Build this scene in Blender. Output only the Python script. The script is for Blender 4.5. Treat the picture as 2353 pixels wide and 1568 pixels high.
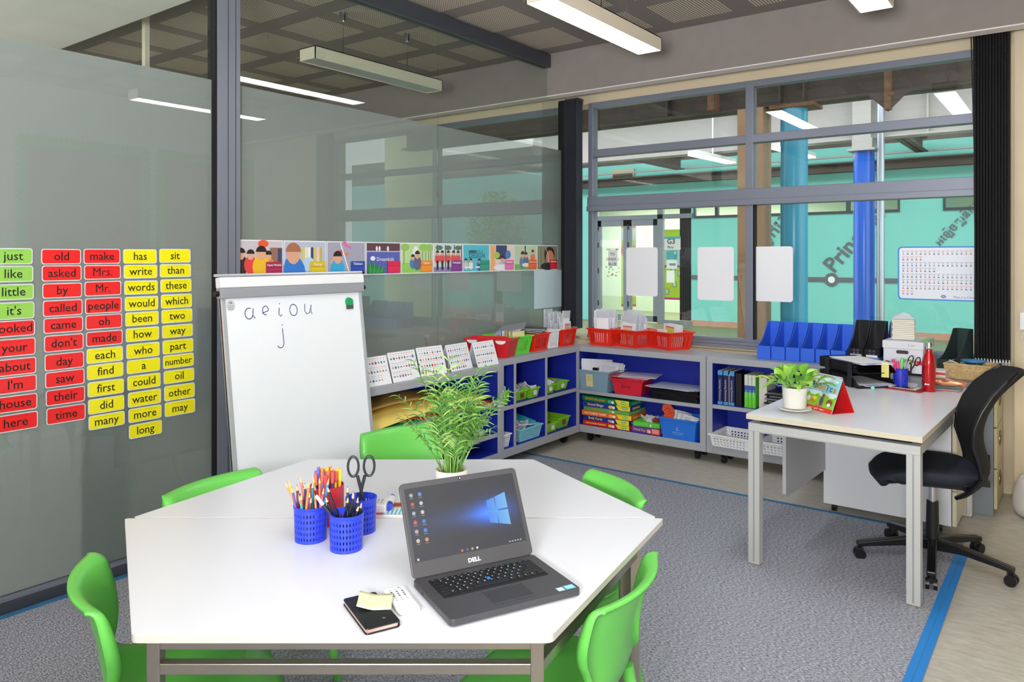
import bpy, bmesh, math, random
from mathutils import Vector, Matrix
random.seed(7)
for _o in list(bpy.data.objects): bpy.data.objects.remove(_o, do_unlink=True)
SC = bpy.context.scene
COL = SC.collection
PI = math.pi
# ---------------------------------------------------------------- camera, world, light, exposure
FPX, CXP, HORY, EYE = 1732.6, 1176.5, 587.0, 1.52
YAW = math.atan(1301.5/FPX)
FW = Vector((-math.sin(YAW), math.cos(YAW), 0)); RT = Vector((math.cos(YAW), math.sin(YAW), 0))
CAM = Vector((3.65, 0.0, EYE))
cam = bpy.data.cameras.new('camera'); camo = bpy.data.objects.new('camera', cam); COL.objects.link(camo)
camo.location = CAM; camo.rotation_euler = (PI/2, 0, YAW)
cam.sensor_width = 36; cam.lens = FPX/2353*36; cam.shift_y = -(784-HORY)/2353; cam.clip_start = .05
SC.camera = camo
SC.view_settings.view_transform = 'Standard'; SC.view_settings.look = 'None'
SC.view_settings.gamma = 1; SC.view_settings.use_curve_mapping = False
SC.view_settings.exposure = 0.04
W = bpy.data.worlds.new('world'); SC.world = W; W.use_nodes = True
W.node_tree.nodes['Background'].inputs[0].default_value = (.95, .98, 1, 1)
W.node_tree.nodes['Background'].inputs[1].default_value = 3.2
LAMP = 19.0          # emission of the pendant diffusers
def area(name, loc, sx, sy, power, rot=(0, 0, 0), col=(1, 1, 1)):
    l = bpy.data.lights.new(name, 'AREA'); l.shape = 'RECTANGLE'; l.size = sx; l.size_y = sy; l.energy = power; l.color = col
    o = bpy.data.objects.new(name, l); COL.objects.link(o); o.location = loc; o.rotation_euler = rot
    return o
# two unseen area lights added under the court roof; a fill light added
# behind the camera, aimed up; an unseen uplight added in the next room
area('court_fill', (-3, 10.7, 4.2), 12, 2.4, 360, (0, 0, 0), (.97, 1, .99))
area('court_fill_rear', (-2, 13.9, 4.2), 12, 1.6, 300, (math.radians(12), 0, 0), (.97, 1, .99))
area('ceiling_bounce_fill', (3.6, -.9, 1.6), .7, .7, 275, (PI-.66, 0, .15), (.97, .985, 1))
area('next_room_fill', (-3.2, -1.4, 1.4), 2, 2, 210, (PI, 0, 0), (.96, .99, 1))

# ---------------------------------------------------------------- helpers: points measured on known planes
def ray(px, py):
    return FW + RT*((px-CXP)/FPX) + Vector((0, 0, -(py-HORY)/FPX))
def onz(px, py, z):
    r = ray(px, py); return CAM + r*((z-EYE)/r.z)
def onx(px, py, x):
    r = ray(px, py); return CAM + r*((x-CAM.x)/r.x)
def ony(px, py, y):
    r = ray(px, py); return CAM + r*((y-CAM.y)/r.y)
def LD(lat, d, z=0):      # lateral / depth seen from the camera station (the table group is square to it)
    p = Vector((CAM.x, CAM.y, 0)) + RT*lat + FW*d; p.z = z; return p
# ---------------------------------------------------------------- materials
def lin(c): return tuple((v/255/12.92 if v <= 10 else ((v/255+.055)/1.055)**2.4) for v in c)
_M = {}
def mat(name, c=None, rough=.5, metal=0, spec=.5, trans=0, emit=0, alpha=1, noise=0, nscale=40, coat=0, ior=1.5):
    if name in _M: return _M[name]
    m = bpy.data.materials.new(name); m.use_nodes = True; _M[name] = m
    nt = m.node_tree; b = nt.nodes['Principled BSDF']; c = lin(c)+(1,)
    b.inputs['Base Color'].default_value = c; b.inputs['Roughness'].default_value = rough
    b.inputs['Metallic'].default_value = metal; b.inputs['Specular IOR Level'].default_value = spec
    b.inputs['Transmission Weight'].default_value = trans; b.inputs['Alpha'].default_value = alpha
    b.inputs['Coat Weight'].default_value = coat; b.inputs['IOR'].default_value = ior
    if emit:
        b.inputs['Emission Color'].default_value = c; b.inputs['Emission Strength'].default_value = emit
    if noise:
        t = nt.nodes.new('ShaderNodeTexNoise'); t.inputs['Scale'].default_value = nscale; t.inputs['Detail'].default_value = 4
        tc = nt.nodes.new('ShaderNodeTexCoord'); nt.links.new(tc.outputs['Object'], t.inputs['Vector'])
        r = nt.nodes.new('ShaderNodeMapRange'); r.inputs['To Min'].default_value = 1-noise; r.inputs['To Max'].default_value = 1+noise
        r.inputs['From Min'].default_value = .3; r.inputs['From Max'].default_value = .7
        nt.links.new(t.outputs['Fac'], r.inputs['Value'])
        v = nt.nodes.new('ShaderNodeVectorMath'); v.operation = 'SCALE'; v.inputs[0].default_value = c[:3]
        nt.links.new(r.outputs[0], v.inputs['Scale']); nt.links.new(v.outputs[0], b.inputs['Base Color'])
    return m
def printed(name, rough=.45, emit=0):
    if name in _M: return _M[name]
    m = bpy.data.materials.new(name); m.use_nodes = True; _M[name] = m
    nt = m.node_tree; b = nt.nodes['Principled BSDF']; a = nt.nodes.new('ShaderNodeVertexColor'); a.layer_name = 'Col'
    nt.links.new(a.outputs[0], b.inputs['Base Color']); b.inputs['Roughness'].default_value = rough
    if emit:
        nt.links.new(a.outputs[0], b.inputs['Emission Color']); b.inputs['Emission Strength'].default_value = emit
        b.inputs['Base Color'].default_value = (0.02, .02, .02, 1); nt.links.remove(b.inputs['Base Color'].links[0])
    return m
PR = printed('printed'); PRG = printed('printed_gloss', .15)
class G:      # small node-graph helper
    def __init__(s, m): s.nt = m.node_tree
    def n(s, t, **k):
        o = s.nt.nodes.new(t)
        for a, v in k.items(): setattr(o, a, v)
        return o
    def l(s, a, b): s.nt.links.new(a, b)
    def m(s, op, a, b=None, c=None):
        o = s.n('ShaderNodeMath', operation=op)
        for i, v in enumerate((a, b, c)):
            if v is None: continue
            if isinstance(v, (int, float)): o.inputs[i].default_value = v
            else: s.l(v, o.inputs[i])
        return o.outputs[0]
    def mix(s, f, a, b):
        o = s.n('ShaderNodeMixRGB')
        for i, v in enumerate((f, a, b)):
            if isinstance(v, (int, float)): o.inputs[i].default_value = v
            elif isinstance(v, tuple): o.inputs[i].default_value = v+(1,)
            else: s.l(v, o.inputs[i])
        return o.outputs[0]
def newmat(name):
    m = bpy.data.materials.new(name); m.use_nodes = True; _M[name] = m; return m
def glassmat(name, tint=(.93, .97, .95), boost=2.1):
    m = newmat(name); g = G(m); g.nt.nodes.remove(g.nt.nodes['Principled BSDF']); out = g.nt.nodes['Material Output']
    t = g.n('ShaderNodeBsdfTransparent'); t.inputs[0].default_value = tint+(1,)
    gl = g.n('ShaderNodeBsdfGlossy'); gl.inputs['Roughness'].default_value = 0.0
    fr = g.n('ShaderNodeFresnel'); fr.inputs[0].default_value = 1.5
    geo = g.n('ShaderNodeNewGeometry')
    k = g.m('MULTIPLY', fr.outputs[0], boost); k = g.m('MULTIPLY', k, g.m('SUBTRACT', 1.0, geo.outputs['Backfacing'])); k = g.m('MINIMUM', k, .9)
    mx = g.n('ShaderNodeMixShader'); g.l(k, mx.inputs[0]); g.l(t.outputs[0], mx.inputs[1]); g.l(gl.outputs[0], mx.inputs[2])
    g.l(mx.outputs[0], out.inputs[0]); return m
GLASS = glassmat('window_glass')
def filmmat():
    m = newmat('frosted_film'); g = G(m); g.nt.nodes.remove(g.nt.nodes['Principled BSDF']); out = g.nt.nodes['Material Output']
    d = g.n('ShaderNodeBsdfDiffuse'); d.inputs[0].default_value = lin((178, 178, 179))+(1,)
    tl = g.n('ShaderNodeBsdfTranslucent'); tl.inputs[0].default_value = lin((222, 222, 226))+(1,)
    tp = g.n('ShaderNodeBsdfTransparent'); tp.inputs[0].default_value = (.92, .96, .93, 1)
    a = g.n('ShaderNodeMixShader'); a.inputs[0].default_value = .45; g.l(d.outputs[0], a.inputs[1]); g.l(tl.outputs[0], a.inputs[2])
    b = g.n('ShaderNodeMixShader'); b.inputs[0].default_value = .22; g.l(a.outputs[0], b.inputs[1]); g.l(tp.outputs[0], b.inputs[2])
    g.l(b.outputs[0], out.inputs[0]); return m
FILM = filmmat()
def carpetmat():
    m = newmat('carpet_pile'); g = G(m); b = g.nt.nodes['Principled BSDF']; b.inputs['Roughness'].default_value = .95; b.inputs['Specular IOR Level'].default_value = .1
    tc = g.n('ShaderNodeTexCoord'); mp = g.n('ShaderNodeMapping'); mp.inputs['Rotation'].default_value = (0, 0, -.25); mp.inputs['Scale'].default_value = (220, 600, 1)
    g.l(tc.outputs['Object'], mp.inputs['Vector'])
    n = g.n('ShaderNodeTexNoise'); n.inputs['Scale'].default_value = 1; n.inputs['Detail'].default_value = 3; g.l(mp.outputs[0], n.inputs['Vector'])
    n2 = g.n('ShaderNodeTexNoise'); n2.inputs['Scale'].default_value = 1.2; g.l(tc.outputs['Object'], n2.inputs['Vector'])
    r = g.n('ShaderNodeValToRGB'); e = r.color_ramp.elements
    e[0].position = .40; e[0].color = lin((92, 95, 106))+(1,); e[1].position = .60; e[1].color = lin((218, 218, 228))+(1,)
    x = r.color_ramp.elements.new(.5); x.color = lin((158, 161, 173))+(1,)
    mp3 = g.n('ShaderNodeMapping'); mp3.inputs['Scale'].default_value = (75, 210, 1); mp3.inputs['Rotation'].default_value = (0, 0, -.25); g.l(tc.outputs['Object'], mp3.inputs['Vector'])
    n3 = g.n('ShaderNodeTexNoise'); n3.inputs['Scale'].default_value = 1; n3.inputs['Detail'].default_value = 2; g.l(mp3.outputs[0], n3.inputs['Vector'])
    g.l(g.m('ADD', g.m('MULTIPLY', n.outputs['Fac'], .5), g.m('MULTIPLY', n3.outputs['Fac'], .5)), r.inputs[0])
    g.l(g.mix(g.m('MULTIPLY', n2.outputs['Fac'], .25), r.outputs[0], lin((132, 130, 138))), b.inputs['Base Color'])
    return m
def vinylmat(name='vinyl_floor', c0=(180, 175, 163), c1=(210, 205, 193)):
    m = newmat(name); g = G(m); b = g.nt.nodes['Principled BSDF']; b.inputs['Roughness'].default_value = .42
    tc = g.n('ShaderNodeTexCoord'); mp = g.n('ShaderNodeMapping'); mp.inputs['Scale'].default_value = (5, 22, 1); mp.inputs['Rotation'].default_value = (0, 0, .2)
    g.l(tc.outputs['Object'], mp.inputs['Vector'])
    n = g.n('ShaderNodeTexNoise'); n.inputs['Scale'].default_value = 2.2; n.inputs['Detail'].default_value = 8; n.inputs['Roughness'].default_value = .7; g.l(mp.outputs[0], n.inputs['Vector'])
    r = g.n('ShaderNodeMapRange'); r.inputs['From Min'].default_value = .35; r.inputs['From Max'].default_value = .65; g.l(n.outputs['Fac'], r.inputs[0])
    g.l(g.mix(r.outputs[0], lin(c0), lin(c1)), b.inputs['Base Color']); return m
def ceilmat():
    m = newmat('perforated_ceiling'); g = G(m); b = g.nt.nodes['Principled BSDF']; b.inputs['Roughness'].default_value = .8
    tc = g.n('ShaderNodeTexCoord'); s = g.n('ShaderNodeSeparateXYZ'); g.l(tc.outputs['Object'], s.inputs[0])
    P, A, q = .615, .455, .0207
    fx = g.m('FLOORED_MODULO', g.m('SUBTRACT', s.outputs[0], .01), P); fy = g.m('FLOORED_MODULO', g.m('SUBTRACT', s.outputs[1], 4.14), P)
    ins = g.m('MULTIPLY', g.m('LESS_THAN', fx, A), g.m('LESS_THAN', fy, A))
    def dots(ox):
        u = g.m('SUBTRACT', g.m('FLOORED_MODULO', g.m('ADD', fx, ox), q), q/2); v = g.m('SUBTRACT', g.m('FLOORED_MODULO', g.m('ADD', fy, ox), q), q/2)
        return g.m('LESS_THAN', g.m('ADD', g.m('MULTIPLY', u, u), g.m('MULTIPLY', v, v)), (.0062)**2)
    k = g.m('MULTIPLY', ins, dots(0))
    g.l(g.mix(k, lin((132, 123, 119)), lin((250, 236, 206))), b.inputs['Base Color']); return m
def wovenmat():
    m = newmat('woven_cane'); g = G(m); b = g.nt.nodes['Principled BSDF']; b.inputs['Roughness'].default_value = .7
    tc = g.n('ShaderNodeTexCoord'); w = g.n('ShaderNodeTexNoise'); w.inputs['Scale'].default_value = 60; g.l(tc.outputs['Object'], w.inputs['Vector'])
    g.l(g.mix(w.outputs['Fac'], lin((150, 112, 62)), lin((232, 205, 150))), b.inputs['Base Color']); return m
# ---------------------------------------------------------------- mesh builder
_T = {}
def textgeo(s, bold=0):
    k = (s, bold)
    if k in _T: return _T[k]
    c = bpy.data.curves.new('t', 'FONT'); c.body = s; c.size = 1; c.resolution_u = 2; c.fill_mode = 'FRONT'; c.offset = bold
    o = bpy.data.objects.new('t', c); COL.objects.link(o)
    me = bpy.data.meshes.new_from_object(o)
    vs = [v.co.copy() for v in me.vertices]; fs = [tuple(p.vertices) for p in me.polygons]
    bpy.data.objects.remove(o); bpy.data.curves.remove(c); bpy.data.meshes.remove(me)
    if vs:
        x0 = min(v.x for v in vs); x1 = max(v.x for v in vs); y0 = min(v.y for v in vs); y1 = max(v.y for v in vs)
    else: x0 = x1 = y0 = y1 = 0
    _T[k] = (vs, fs, x0, x1, y0, y1); return _T[k]
class Fr:      # a drawing frame on a surface: a along U, b along V, h off the surface
    def __init__(s, O, U, V):
        s.O = Vector(O); s.U = Vector(U).normalized(); s.V = Vector(V).normalized(); s.N = s.U.cross(s.V)
    def __call__(s, a, b, h=0): return s.O + s.U*a + s.V*b + s.N*h
class MB:
    inc = 0
    def __init__(s): s.v = []; s.f = []; s.m = []; s.c = []; s.mats = []
    def mi(s, m):
        if m not in s.mats: s.mats.append(m)
        return s.mats.index(m)
    def add(s, vs, fs, m, col=None):
        n = len(s.v); s.v += [tuple(v) for v in vs]; i = s.mi(m); c = lin(col)+(1,) if col else (1, 1, 1, 1)
        for f in fs: s.f.append(tuple(j+n for j in f)); s.m.append(i); s.c.append(c)
    def box(s, x0, x1, y0, y1, z0, z1, m, col=None, M=None):
        vs = [Vector((x, y, z)) for x in (x0, x1) for y in (y0, y1) for z in (z0, z1)]
        if M: vs = [M@v for v in vs]
        s.add(vs, [(0, 1, 3, 2), (4, 6, 7, 5), (0, 4, 5, 1), (2, 3, 7, 6), (0, 2, 6, 4), (1, 5, 7, 3)], m, col); return s
    def fbox(s, F, a0, a1, b0, b1, h0, h1, m, col=None):
        vs = [F(a, b, h) for a in (a0, a1) for b in (b0, b1) for h in (h0, h1)]
        s.add(vs, [(0, 1, 3, 2), (4, 6, 7, 5), (0, 4, 5, 1), (2, 3, 7, 6), (0, 2, 6, 4), (1, 5, 7, 3)], m, col); return s
    def prism(s, F, pts, h0, h1, m, col=None):      # polygon in frame F extruded along its normal
        n = len(pts); vs = [F(a, b, h0) for a, b in pts]+[F(a, b, h1) for a, b in pts]
        s.add(vs, [tuple(range(n))[::-1], tuple(range(n, 2*n))]+[(i, (i+1) % n, n+(i+1) % n, n+i) for i in range(n)], m, col); return s
    def flat(s, F, pts, h, m, col=None):
        h += s.inc*len(s.f)
        s.add([F(a, b, h) for a, b in pts], [tuple(range(len(pts)))], m, col); return s
    def rect(s, F, a0, a1, b0, b1, h, m, col=None): return s.flat(F, [(a0, b0), (a1, b0), (a1, b1), (a0, b1)], h, m, col)
    def disc(s, F, a, b, ra, rb, h, m, col=None, n=14): return s.flat(F, [(a+ra*math.cos(2*PI*i/n), b+rb*math.sin(2*PI*i/n)) for i in range(n)], h, m, col)
    def text(s, F, t, a, b, size, h, m, col=None, wmax=None, bold=0, ang=0, align='c', asp=1):
        vs, fs, x0, x1, y0, y1 = textgeo(t, bold)
        if not vs: return s
        k = size; w = (x1-x0)*k
        if wmax and w > wmax: k = k*wmax/w
        ox = (x0+x1)/2 if align == 'c' else x0
        ca, sa = math.cos(ang), math.sin(ang)
        P = []
        for v in vs:
            u, w_ = (v.x-ox)*k*asp, v.y*k
            P.append(F(a+u*ca-w_*sa, b+u*sa+w_*ca, h))
        s.add(P, fs, m, col); return s
    def stroke(s, F, pts, w, h, m, col=None):
        L = []; n = len(pts)
        for i, p in enumerate(pts):
            q0 = pts[max(0, i-1)]; q1 = pts[min(n-1, i+1)]; dx, dy = q1[0]-q0[0], q1[1]-q0[1]; l = math.hypot(dx, dy) or 1
            L.append((p[0]-dy/l*w/2, p[1]+dx/l*w/2)); L.append((p[0]+dy/l*w/2, p[1]-dx/l*w/2))
        s.add([F(a, b, h) for a, b in L], [(2*i, 2*i+1, 2*i+3, 2*i+2) for i in range(n-1)], m, col); return s
    def cyl(s, p0, p1, r0, r1, m, n=16, col=None, caps=True):
        p0 = Vector(p0); p1 = Vector(p1); d = (p1-p0).normalized(); a = d.orthogonal().normalized(); b = d.cross(a)
        vs = [p+(a*math.cos(2*PI*i/n)+b*math.sin(2*PI*i/n))*r for p, r in ((p0, r0), (p1, r1)) for i in range(n)]
        fs = [(i, (i+1) % n, n+(i+1) % n, n+i) for i in range(n)]
        if caps: fs += [tuple(range(n))[::-1], tuple(range(n, 2*n))]
        s.add(vs, fs, m, col); return s
    def tube(s, pts, r, m, n=8, col=None):
        pts = [Vector(p) for p in pts]; vs = []; k = len(pts); a = None
        for i, p in enumerate(pts):
            d = (pts[min(i+1, k-1)]-pts[max(i-1, 0)]).normalized()
            a = d.orthogonal().normalized() if a is None else (a-d*a.dot(d)).normalized()
            b = d.cross(a); rr = r(i/(k-1)) if callable(r) else r
            vs += [p+(a*math.cos(2*PI*j/n)+b*math.sin(2*PI*j/n))*rr for j in range(n)]
        fs = [(i*n+j, i*n+(j+1) % n, (i+1)*n+(j+1) % n, (i+1)*n+j) for i in range(k-1) for j in range(n)]
        fs += [tuple(range(n))[::-1], tuple(range((k-1)*n, k*n))]
        s.add(vs, fs, m, col); return s
    def lathe(s, prof, m, n=32, c=(0, 0, 0), hole=None, col=None):
        vs = [(c[0]+r*math.cos(2*PI*j/n), c[1]+r*math.sin(2*PI*j/n), c[2]+z) for r, z in prof for j in range(n)]
        fs = [(i*n+j, i*n+(j+1) % n, (i+1)*n+(j+1) % n, (i+1)*n+j) for i in range(len(prof)-1) for j in range(n) if not (hole and hole(i, j))]
        s.add(vs, fs, m, col); return s
    def grid(s, P, nu, nv, m, hole=None, col=None):      # P(i,j) -> point
        vs = [P(i, j) for i in range(nu+1) for j in range(nv+1)]
        fs = [(i*(nv+1)+j, (i+1)*(nv+1)+j, (i+1)*(nv+1)+j+1, i*(nv+1)+j+1) for i in range(nu) for j in range(nv) if not (hole and hole(i, j))]
        s.add(vs, fs, m, col); return s
    def build(s, name, parent=None, bevel=0, smooth=False, solid=0, sub=0, seg=2, fix=True):
        me = bpy.data.meshes.new(name); me.from_pydata(s.v, [], s.f); me.update()
        for m in s.mats: me.materials.append(m)
        for p, i in zip(me.polygons, s.m): p.material_index = i
        if any(m.name.startswith('printed') for m in s.mats):
            ca = me.color_attributes.new('Col', 'FLOAT_COLOR', 'CORNER')
            for p, c in zip(me.polygons, s.c):
                for li in p.loop_indices: ca.data[li].color = c
        if fix:
            bm = bmesh.new(); bm.from_mesh(me); bmesh.ops.recalc_face_normals(bm, faces=bm.faces); bm.to_mesh(me); bm.free()
        o = bpy.data.objects.new(name, me); COL.objects.link(o); o.parent = parent
        if smooth:
            for p in me.polygons: p.use_smooth = True
            if smooth is not True: 
                try: me.set_sharp_from_angle(angle=math.radians(smooth))
                except Exception: pass
        if sub:
            md = o.modifiers.new('s', 'SUBSURF'); md.levels = sub; md.render_levels = sub
        if solid:
            md = o.modifiers.new('t', 'SOLIDIFY'); md.thickness = abs(solid); md.offset = 0 if solid > 0 else -1
        if bevel:
            md = o.modifiers.new('b', 'BEVEL'); md.width = bevel; md.segments = seg; md.limit_method = 'ANGLE'; md.angle_limit = math.radians(40)
        return o
def thing(name, label, cat, loc=(0, 0, 0), rotz=0, group=None):
    o = bpy.data.objects.new(name, None); COL.objects.link(o); o.empty_display_size = .05
    o.location = loc; o.rotation_euler = (0, 0, rotz); return tag(o, label, cat, group)
def tag(o, label, cat, group=None):
    o['label'] = label; o['category'] = cat
    if group: o['group'] = group
    return o
def struct(o): o['kind'] = 'structure'; return o
def sempty(name): o = bpy.data.objects.new(name, None); COL.objects.link(o); return struct(o)
def place(o, loc, rotz=0): o.location = loc; o.rotation_euler = (0, 0, rotz); return o
def dup(root, loc, rotz=0, label=None, group=None):
    r = root.copy(); COL.objects.link(r); r.location = loc; r.rotation_euler = (0, 0, rotz)
    if label: r['label'] = label
    if group: r['group'] = group
    for ch in list(root.children):
        c = ch.copy(); COL.objects.link(c); c.parent = r
        for gch in ch.children:
            d = gch.copy(); COL.objects.link(d); d.parent = c
    return r
def rrect(a0, a1, b0, b1, r, n=5):
    P = []
    for cx, cy, t in ((a1-r, b1-r, 0), (a0+r, b1-r, PI/2), (a0+r, b0+r, PI), (a1-r, b0+r, 1.5*PI)):
        P += [(cx+r*math.cos(t+PI/2*i/n), cy+r*math.sin(t+PI/2*i/n)) for i in range(n+1)]
    return P
XYF = Fr((0, 0, 0), (1, 0, 0), (0, 1, 0))
# common materials
ALU = mat('grey_aluminium', (128, 132, 146), .42, .25); ALUD = mat('dark_aluminium', (72, 75, 84), .4, .25)
CREAM = mat('cream_paint', (226, 208, 176), .7, noise=.03, nscale=3); SOFF = mat('brown_grey_plaster', (142, 132, 128), .85, noise=.04, nscale=8)
WLAM = mat('white_laminate', (228, 230, 237), .28); EDGE = mat('edge_band', (206, 200, 190), .5)
STEEL = mat('brushed_steel', (176, 168, 156), .28, .9); CHROME = mat('chrome', (210, 210, 214), .12, 1)
GREEN = mat('green_plastic', (108, 203, 86), .33); RED = mat('red_plastic', (235, 44, 24), .3); REDB = mat('crimson_plastic', (214, 28, 40), .35)
LIME = mat('lime_plastic', (138, 208, 42), .35); GRN = mat('bright_green_plastic', (96, 222, 60), .35)
BLUEP = mat('blue_plastic', (44, 66, 214), .35); BLUEB = mat('blue_bin_plastic', (38, 118, 226), .35); SKY = mat('sky_blue_plastic', (136, 208, 226), .4)
WHP = mat('white_plastic', (238, 238, 240), .35); BLK = mat('black_plastic', (18, 18, 21), .35); BLKM = mat('black_matte', (14, 14, 17), .85)
GREYL = mat('grey_laminate', (168, 170, 176), .42, noise=.02, nscale=200); NAVY = mat('navy_laminate', (24, 42, 160), .5)
PAPER = mat('white_paper', (244, 244, 248), .7); CLEAR = mat('clear_sleeve', (240, 243, 250), .12, alpha=.4, spec=.8); TANM = mat('tan_card', (214, 200, 160), .7)
GUN = mat('laptop_grey', (74, 73, 76), .4, .25); KEYB = mat('key_black', (20, 20, 23), .45)
# ================================================================ the setting
ZC = 3.25
struct(MB().box(-9, 6.2, -3.5, 5.94, -.06, 0, vinylmat()).build('floor'))
ct = MB().box(.055, 3.165, -2.8, 4.675, 0, .006, carpetmat()).build('carpet')
tag(ct, 'speckled blue grey carpet covering the middle of the classroom floor', 'carpet')
TAPE = mat('blue_tape', (38, 140, 226), .5); TAPED = mat('blue_tape_worn', (58, 122, 170), .6)
t = MB(); t.box(3.15, 3.205, -2.8, 4.5, .006, .0085, TAPE); t.box(3.176, 3.179, -2.8, 4.5, .0085, .0088, TAPED)
tag(t.build('floor_tape'), 'wide bright blue tape along the right edge of the carpet', 'tape')
tag(MB().box(.2, 3.15, 4.66, 4.69, .004, .008, TAPED).build('floor_tape'), 'thin blue tape between carpet and bare floor before the cabinets', 'tape')
tag(MB().box(.04, .075, -2.8, 2.9, .004, .009, TAPED).build('floor_tape'), 'thin blue tape along the foot of the glass wall', 'tape')
# ceilings (one slab over both rooms; above it the storey)
struct(MB().box(-9, 6.2, -3.5, 5.42, ZC, ZC+.08, ceilmat()).build('ceiling'))
struct(MB().box(-9, 6.2, 5.37, 5.48, 2.89, ZC, SOFF).box(-9, 6.2, 5.48, 5.95, ZC-.05, ZC+.08, SOFF).build('trim_1'))
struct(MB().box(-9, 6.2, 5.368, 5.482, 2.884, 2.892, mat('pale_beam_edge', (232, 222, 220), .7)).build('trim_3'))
# plaster soffit over the near half of the next room
struct(MB().box(-9, -.06, -3.5, 2.25, 2.92, ZC, mat('white_plaster', (226, 222, 216), .8)).build('trim_2'))
WHW = mat('off_white_paint', (232, 231, 226), .8)
# walls behind and beside the photographer, and of the next room
struct(MB().box(-9, 6.2, -3.56, -3.5, 0, ZC, WHW).build('wall_back'))
struct(MB().box(4.7, 4.76, -3.5, 5.95, 0, ZC, WHW).build('wall_right'))
struct(MB().box(-9.06, -9, -3.5, 5.95, 0, ZC, WHW).build('wall_next_room'))
# window wall: cream sill wall, pier, lintel
b = MB(); b.box(-9, 3.33, 5.74, 5.94, 0, .80, CREAM); b.box(.0, 2.785, 5.562, 5.74, 0, .7815, CREAM); b.box(-9, 3.33, 5.74, 5.94, 2.858, ZC, CREAM); b.box(3.33, 6.2, 5.66, 5.94, 0, ZC, CREAM)
b.box(3.27, 3.33, 5.70, 5.94, .80, 2.858, CREAM); struct(b.build('wall_window'))
struct(MB().box(3.335, 4.7, 5.652, 5.66, 0, .11, CREAM).build('baseboard_pier', bevel=.003))
# ---- glass partition on the left
wl = sempty('wall_left')
for y0, y1 in ((-3.5, 2.246), (2.372, 3.985), (3.989, 5.655)):
    MB().box(-.010, 0, y0, y1, .07, 3.13, GLASS).build('glass_pane', wl)
    MB().box(-.0125, -.0115, y0, y1, .07, 2.448, FILM).build('frosted_film', wl)
m = MB(); m.box(-.05, .03, 2.242, 2.376, 0, 3.16, ALU); m.box(.03, .034, 2.300, 2.304, 0, 3.13, ALUD); m.box(.03, .034, 2.345, 2.349, 0, 3.13, ALUD); m.build('mullion', wl, bevel=.003)
MB().box(-.05, .022, 2.232, 2.242, .07, 3.13, BLKM).build('gasket', wl)
m = MB(); m.box(-.05, .03, -3.5, 5.66, 0, .05, ALUD); m.box(-.04, .022, -3.5, 5.66, .05, .07, ALU); m.build('bottom_rail', wl, bevel=.002)
MB().box(-.05, .035, -3.5, 5.37, 3.13, 3.24, ALUD).build('top_rail', wl, bevel=.004)
m = MB(); m.box(-.03, .02, 5.655, 5.735, 0, 2.89, ALU); m.box(-.045, .03, 5.600, 5.655, .05, 2.89, BLKM) ; m.build('end_post', wl, bevel=.003)
# ---- window units
def window(n, x0, x1, xm0, xm1, left_jamb=True):
    w = sempty('window_%d' % n); f = MB(); Y0, Y1 = 5.71, 5.80
    f.box(x0, x1, Y0, Y1, 2.81, 2.858, ALU); f.box(x0, x1, Y0, Y1, 2.382, 2.445, ALU); f.box(x0, x1, Y0-.02, Y1, 1.925, 2.03, ALU)
    f.box(x0, x1, Y0-.032, Y1, 1.905, 1.95, ALU); f.box(x0, x1, Y0-.022, Y1, .80, .825, ALU); f.box(x0, x1, Y0-.012, Y1, .825, .85, ALU); f.box(x0, x1, Y0, Y1, .85, .875, ALU)
    for a, c in ((x0, x0+.045), (xm0, xm1), (x1-.045, x1)): f.box(a, c, Y0-.0015, Y1-.0015, .8015, 2.8565, ALU)
    f.box(xm1, xm1+.012, Y0-.004, Y1-.03, .875, 1.91, BLKM)
    f.build('window_frame', w, bevel=.003)
    for a, c in ((x0+.045, xm0), (xm1, x1-.045)):
        for z0, z1 in ((.875, 1.925), (2.03, 2.382), (2.445, 2.81)):
            MB().box(a, c, 5.748, 5.754, z0, z1, GLASS).build('window_pane', w)
    return w
window(1, .20, 3.27, 1.604, 1.662)
window(2, -3.0, -.04, -1.55, -1.49)
struct(MB().box(-9, -3.0, 5.70, 5.8, .80, 2.858, CREAM).build('wall_next_room_side'))
# ---- folded vertical blinds
def blind(x0, x1, y, ztop, zbot, n, label, flip=1):
    t = thing('vertical_blind', label, 'blind', ((x0+x1)/2, y, zbot)); w = x1-x0; BL = mat('blind_fabric_'+('a' if flip > 0 else 'b'), (50, 52, 62) if flip > 0 else (14, 14, 18), .8)
    for i in range(n):
        x = -w/2+w*(i+.5)/n; m = MB(); a = w/n*.52
        P = [(-a, -.05), (0, .05), (a*.6, -.02), (a*.2, -.055)]
        m.prism(Fr((x, 0, 0), (1, 0, 0), (0, 1, 0)), P, 0, ztop-zbot, BL); m.build('vane', t)
        # bead chain weights
        c = MB()
        for k in range(5):
            c.cyl((x+.003*math.sin(k*2), -.062+.004*math.cos(k*3+i), -.008-.011*k), (x+.003*math.sin(k*2), -.062+.004*math.cos(k*3+i), -.0165-.011*k), .0042, .0042, WHP, 6)
        c.cyl((x, -.05, 0), (x, -.055, .02), .006, .002, WHP, 6)
        c.build('bead_chain', t)
    MB().box(-w/2, w/2, -.045, .045, ztop-zbot-.005, ztop-zbot+.012, ALUD).build('head_rail', t)
    return t
blind(.055, .185, 5.60, 2.875, .885, 9, 'dark grey vertical blind folded up in the corner by the glass wall')
rb = blind(3.125, 3.318, 5.60, 2.93, .855, 12, 'black vertical blind folded up at the right end of the window', -1)
MB().tube([(-.10, -.05, 2.1), (-.095, -.05, 1.0), (-.085, -.055, .3), (-.08, -.05, .02)], .004, BLK).tube([(-.115, -.05, 2.1), (-.092, -.05, 1.1), (-.09, -.05, .3)], .003, BLK).build('pull_cord', rb)
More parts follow.
